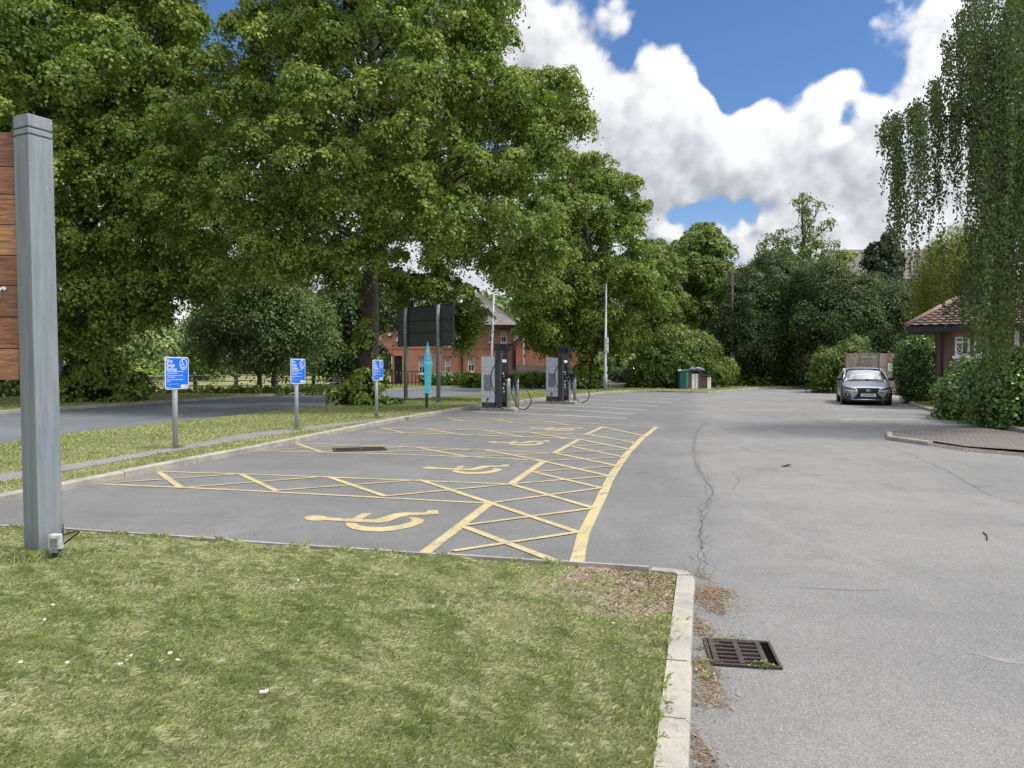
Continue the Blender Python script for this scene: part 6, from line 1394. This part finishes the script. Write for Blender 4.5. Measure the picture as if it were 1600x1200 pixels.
# weeping birch at the right edge and a willow behind it
def weeping(t, name, starts, material, leaf, seed, step=.035, spread=.05, size_j=.5, twig=.004, wind=-.1, aspect=.75):
    r = np.random.default_rng(seed); P = []; tw = MB()
    for (x, y, z, L) in starts:
        n = max(3, int(L/step)); k = np.arange(n); dx, dy = r.normal()*.10, r.normal()*.10; ph = r.random()*6
        u = k/n; base = np.stack([x+dx*u*L*.5+wind*u*u*L*.15+.03*np.sin(u*7+ph), y+dy*u*L*.5+.03*np.cos(u*6+ph), z-L*u+.10*L*(1-u)*u], 1); dens = .45+.55*r.random()
        # side sprays: fuller at the top, thinning to the tip
        rep = 3; q = np.repeat(base, rep, 0); uu = np.repeat(u, rep); q = q+r.normal(size=q.shape)*spread*(1.2-.7*uu)[:, None]; keep = r.random(len(q)) < dens*(1-.35*uu); P.append(q[keep])
        if r.random() < .6: tw.tube([tuple(p) for p in base[::max(1, n//5)]], twig, 3, False)
    P = np.concatenate(P); N = nrm(r.normal(size=P.shape)*[1, 1, .35]); t_ = .5+.22*r.normal(size=len(P)); sz = leaf*(1-size_j/2+size_j*r.random(len(P)))
    o = quads_object(name, leaf_verts(P, N, sz, r, aspect, .8), t_, M[material]); localise(t, o)
    if tw.v: localise(t, tw.build('hanging_twigs', M['bark']))
def birch():
    Y = 17.5; base = Vector((W(1730, 600, Y).x, Y+.5, .08)); t = thing('weeping_birch', 'weeping birch with long hanging leafy strands filling the upper right edge', 'tree', base); r = np.random.default_rng(77); tr = MB(); st = []
    top = base+Vector((-.4, -.2, 13)); limb(tr, base, top, .2, .05, r, 0, 9, .02)
    tips = [(1480,75),(1440,160),(1400,185),(1375,195),(1500,20),(1530,-40),(1460,130),(1520,100),(1560,60),(1590,0),(1550,140),(1600,150),(1640,60),(1500,180),(1540,230),(1590,250),(1650,200),(1700,100),(1570,300),(1610,340),(1800,150),(1720,200),(1900,100),(1600,-100),(1700,-150)]
    for (px, py) in tips:
        e = W(px, py, Y+r.normal()*1.1); s = base.lerp(top, min(.95, max(.25, (e.z-1.5)/13))); mid = s.lerp(e, .55)+Vector((0, 0, .7)); tr.tube(spline([s, mid, e], 5), [.05-.0042*i for i in range(11)], 6)
        if px > 1490 and py < 320:
            for q in range(9):
                u = .35+.65*q/8; p = s.lerp(e, u)+Vector((r.normal()*.5, r.normal()*.7, .5*math.sin(u*3.1)+.1)); 
                for _ in range(3):
                    pp = p+Vector((r.normal()*.3, r.normal()*.35, 0))
                    if 800+F*pp.x/pp.y > 1492: st.append((pp.x, pp.y, pp.z, r.uniform(.7, 2.6)))
    # curtain seen against the sky: separate strands
    for (px, py, pb, nn) in [(1378,195,255,4),(1390,182,330,5),(1400,190,475,13),(1406,230,480,9),(1424,165,250,6),(1434,160,445,12),(1441,200,380,5),(1456,150,340,5),(1468,150,400,9),(1484,100,320,7),(1495,160,350,10),(1502,60,300,9),(1520,60,320,12),(1527,140,400,13),(1478,60,140,12),(1500,20,110,14),(1430,170,215,20),(1400,185,230,20),(1460,130,200,22),(1385,200,235,10)]:
        for q in range(nn):
            Yq = Y+r.normal()*.8; a = W(px+r.normal()*3.2, py+r.uniform(-8, 14), Yq); b = W(px, py+(pb-py)*r.uniform(.45, 1.05), Yq); st.append((a.x, a.y, a.z, max(.25, a.z-b.z)))
    for (px, py, pb, nn) in [(1555,120,450,36),(1590,60,480,64),(1625,150,500,60),(1575,300,580,30),(1535,360,500,30),(1500,410,520,10),(1545,420,615,40),(1605,380,520,26),(1500,400,520,14),(1535,400,560,22),(1560,420,590,22),(1518,430,530,14),(1555,180,400,45),(1580,-10,180,60),(1540,-20,200,50),(1590,-30,260,50),(1575,470,560,14)]:
        for q in range(nn):
            Yq = Y+r.normal()*1.0; a = W(px+r.normal()*14, py+r.uniform(-30, 90), Yq); b = W(px, py+(pb-py)*r.uniform(.5, 1.0), Yq); st.append((a.x, a.y, a.z, max(.3, a.z-b.z)))
    localise(t, tr.build('trunk', M['bark'])); weeping(t, 'crown', st, 'birch', .068, 78, .045, .055)
birch()
def willow():
    Y = 33.; base = Vector((W(1515, 600, Y).x, Y, 0)); t = thing('weeping_willow', 'yellowish green weeping willow above the roof of the brick pavilion, behind the birch', 'tree', base); r = np.random.default_rng(87); tr = MB(); top = W(1515, 380, Y); limb(tr, base, top, .25, .08, r, 0, 8, .03); st = []
    for i in range(700):
        a = r.random()*6.283; q = math.sqrt(r.random()); px = 1505+q*78*math.cos(a); zt = 345+55*q*q+r.uniform(0, 60); Yq = Y+q*2.3*math.sin(a); p = W(px, zt, Yq); st.append((p.x, p.y, p.z, r.uniform(1.4, 3.3)))
    for i in range(9): a = 6.283*i/9; e = W(1505+60*math.cos(a), 385, Y+2*math.sin(a)); s = base.lerp(top, .6); tr.tube(spline([s, s.lerp(e, .5)+Vector((0, 0, .8)), e], 4), .05, 6)
    localise(t, tr.build('trunk', M['bark_pale'])); weeping(t, 'crown', st, 'willow', .11, 88, .06, .09, wind=0, aspect=.35)
willow()

def woods():
    r = np.random.default_rng(900); L = []
    for i in range(150):
        a = math.radians(-52+i*.70); D = 118+r.random()*14; h = 4.5+3.2*r.random()+(3 if i > 70 else 0)
        for q in range(2): L.append((math.sin(a)*D, math.cos(a)*D+q*3, h*(.35+.45*q), h*.62))
    o = crown('distant_woods', L, M['haze_leaf'], .85, .42, 20, 1.6, 901, None, squash=1., tint_bias=-.1); tag(o, kind='stuff')
woods()
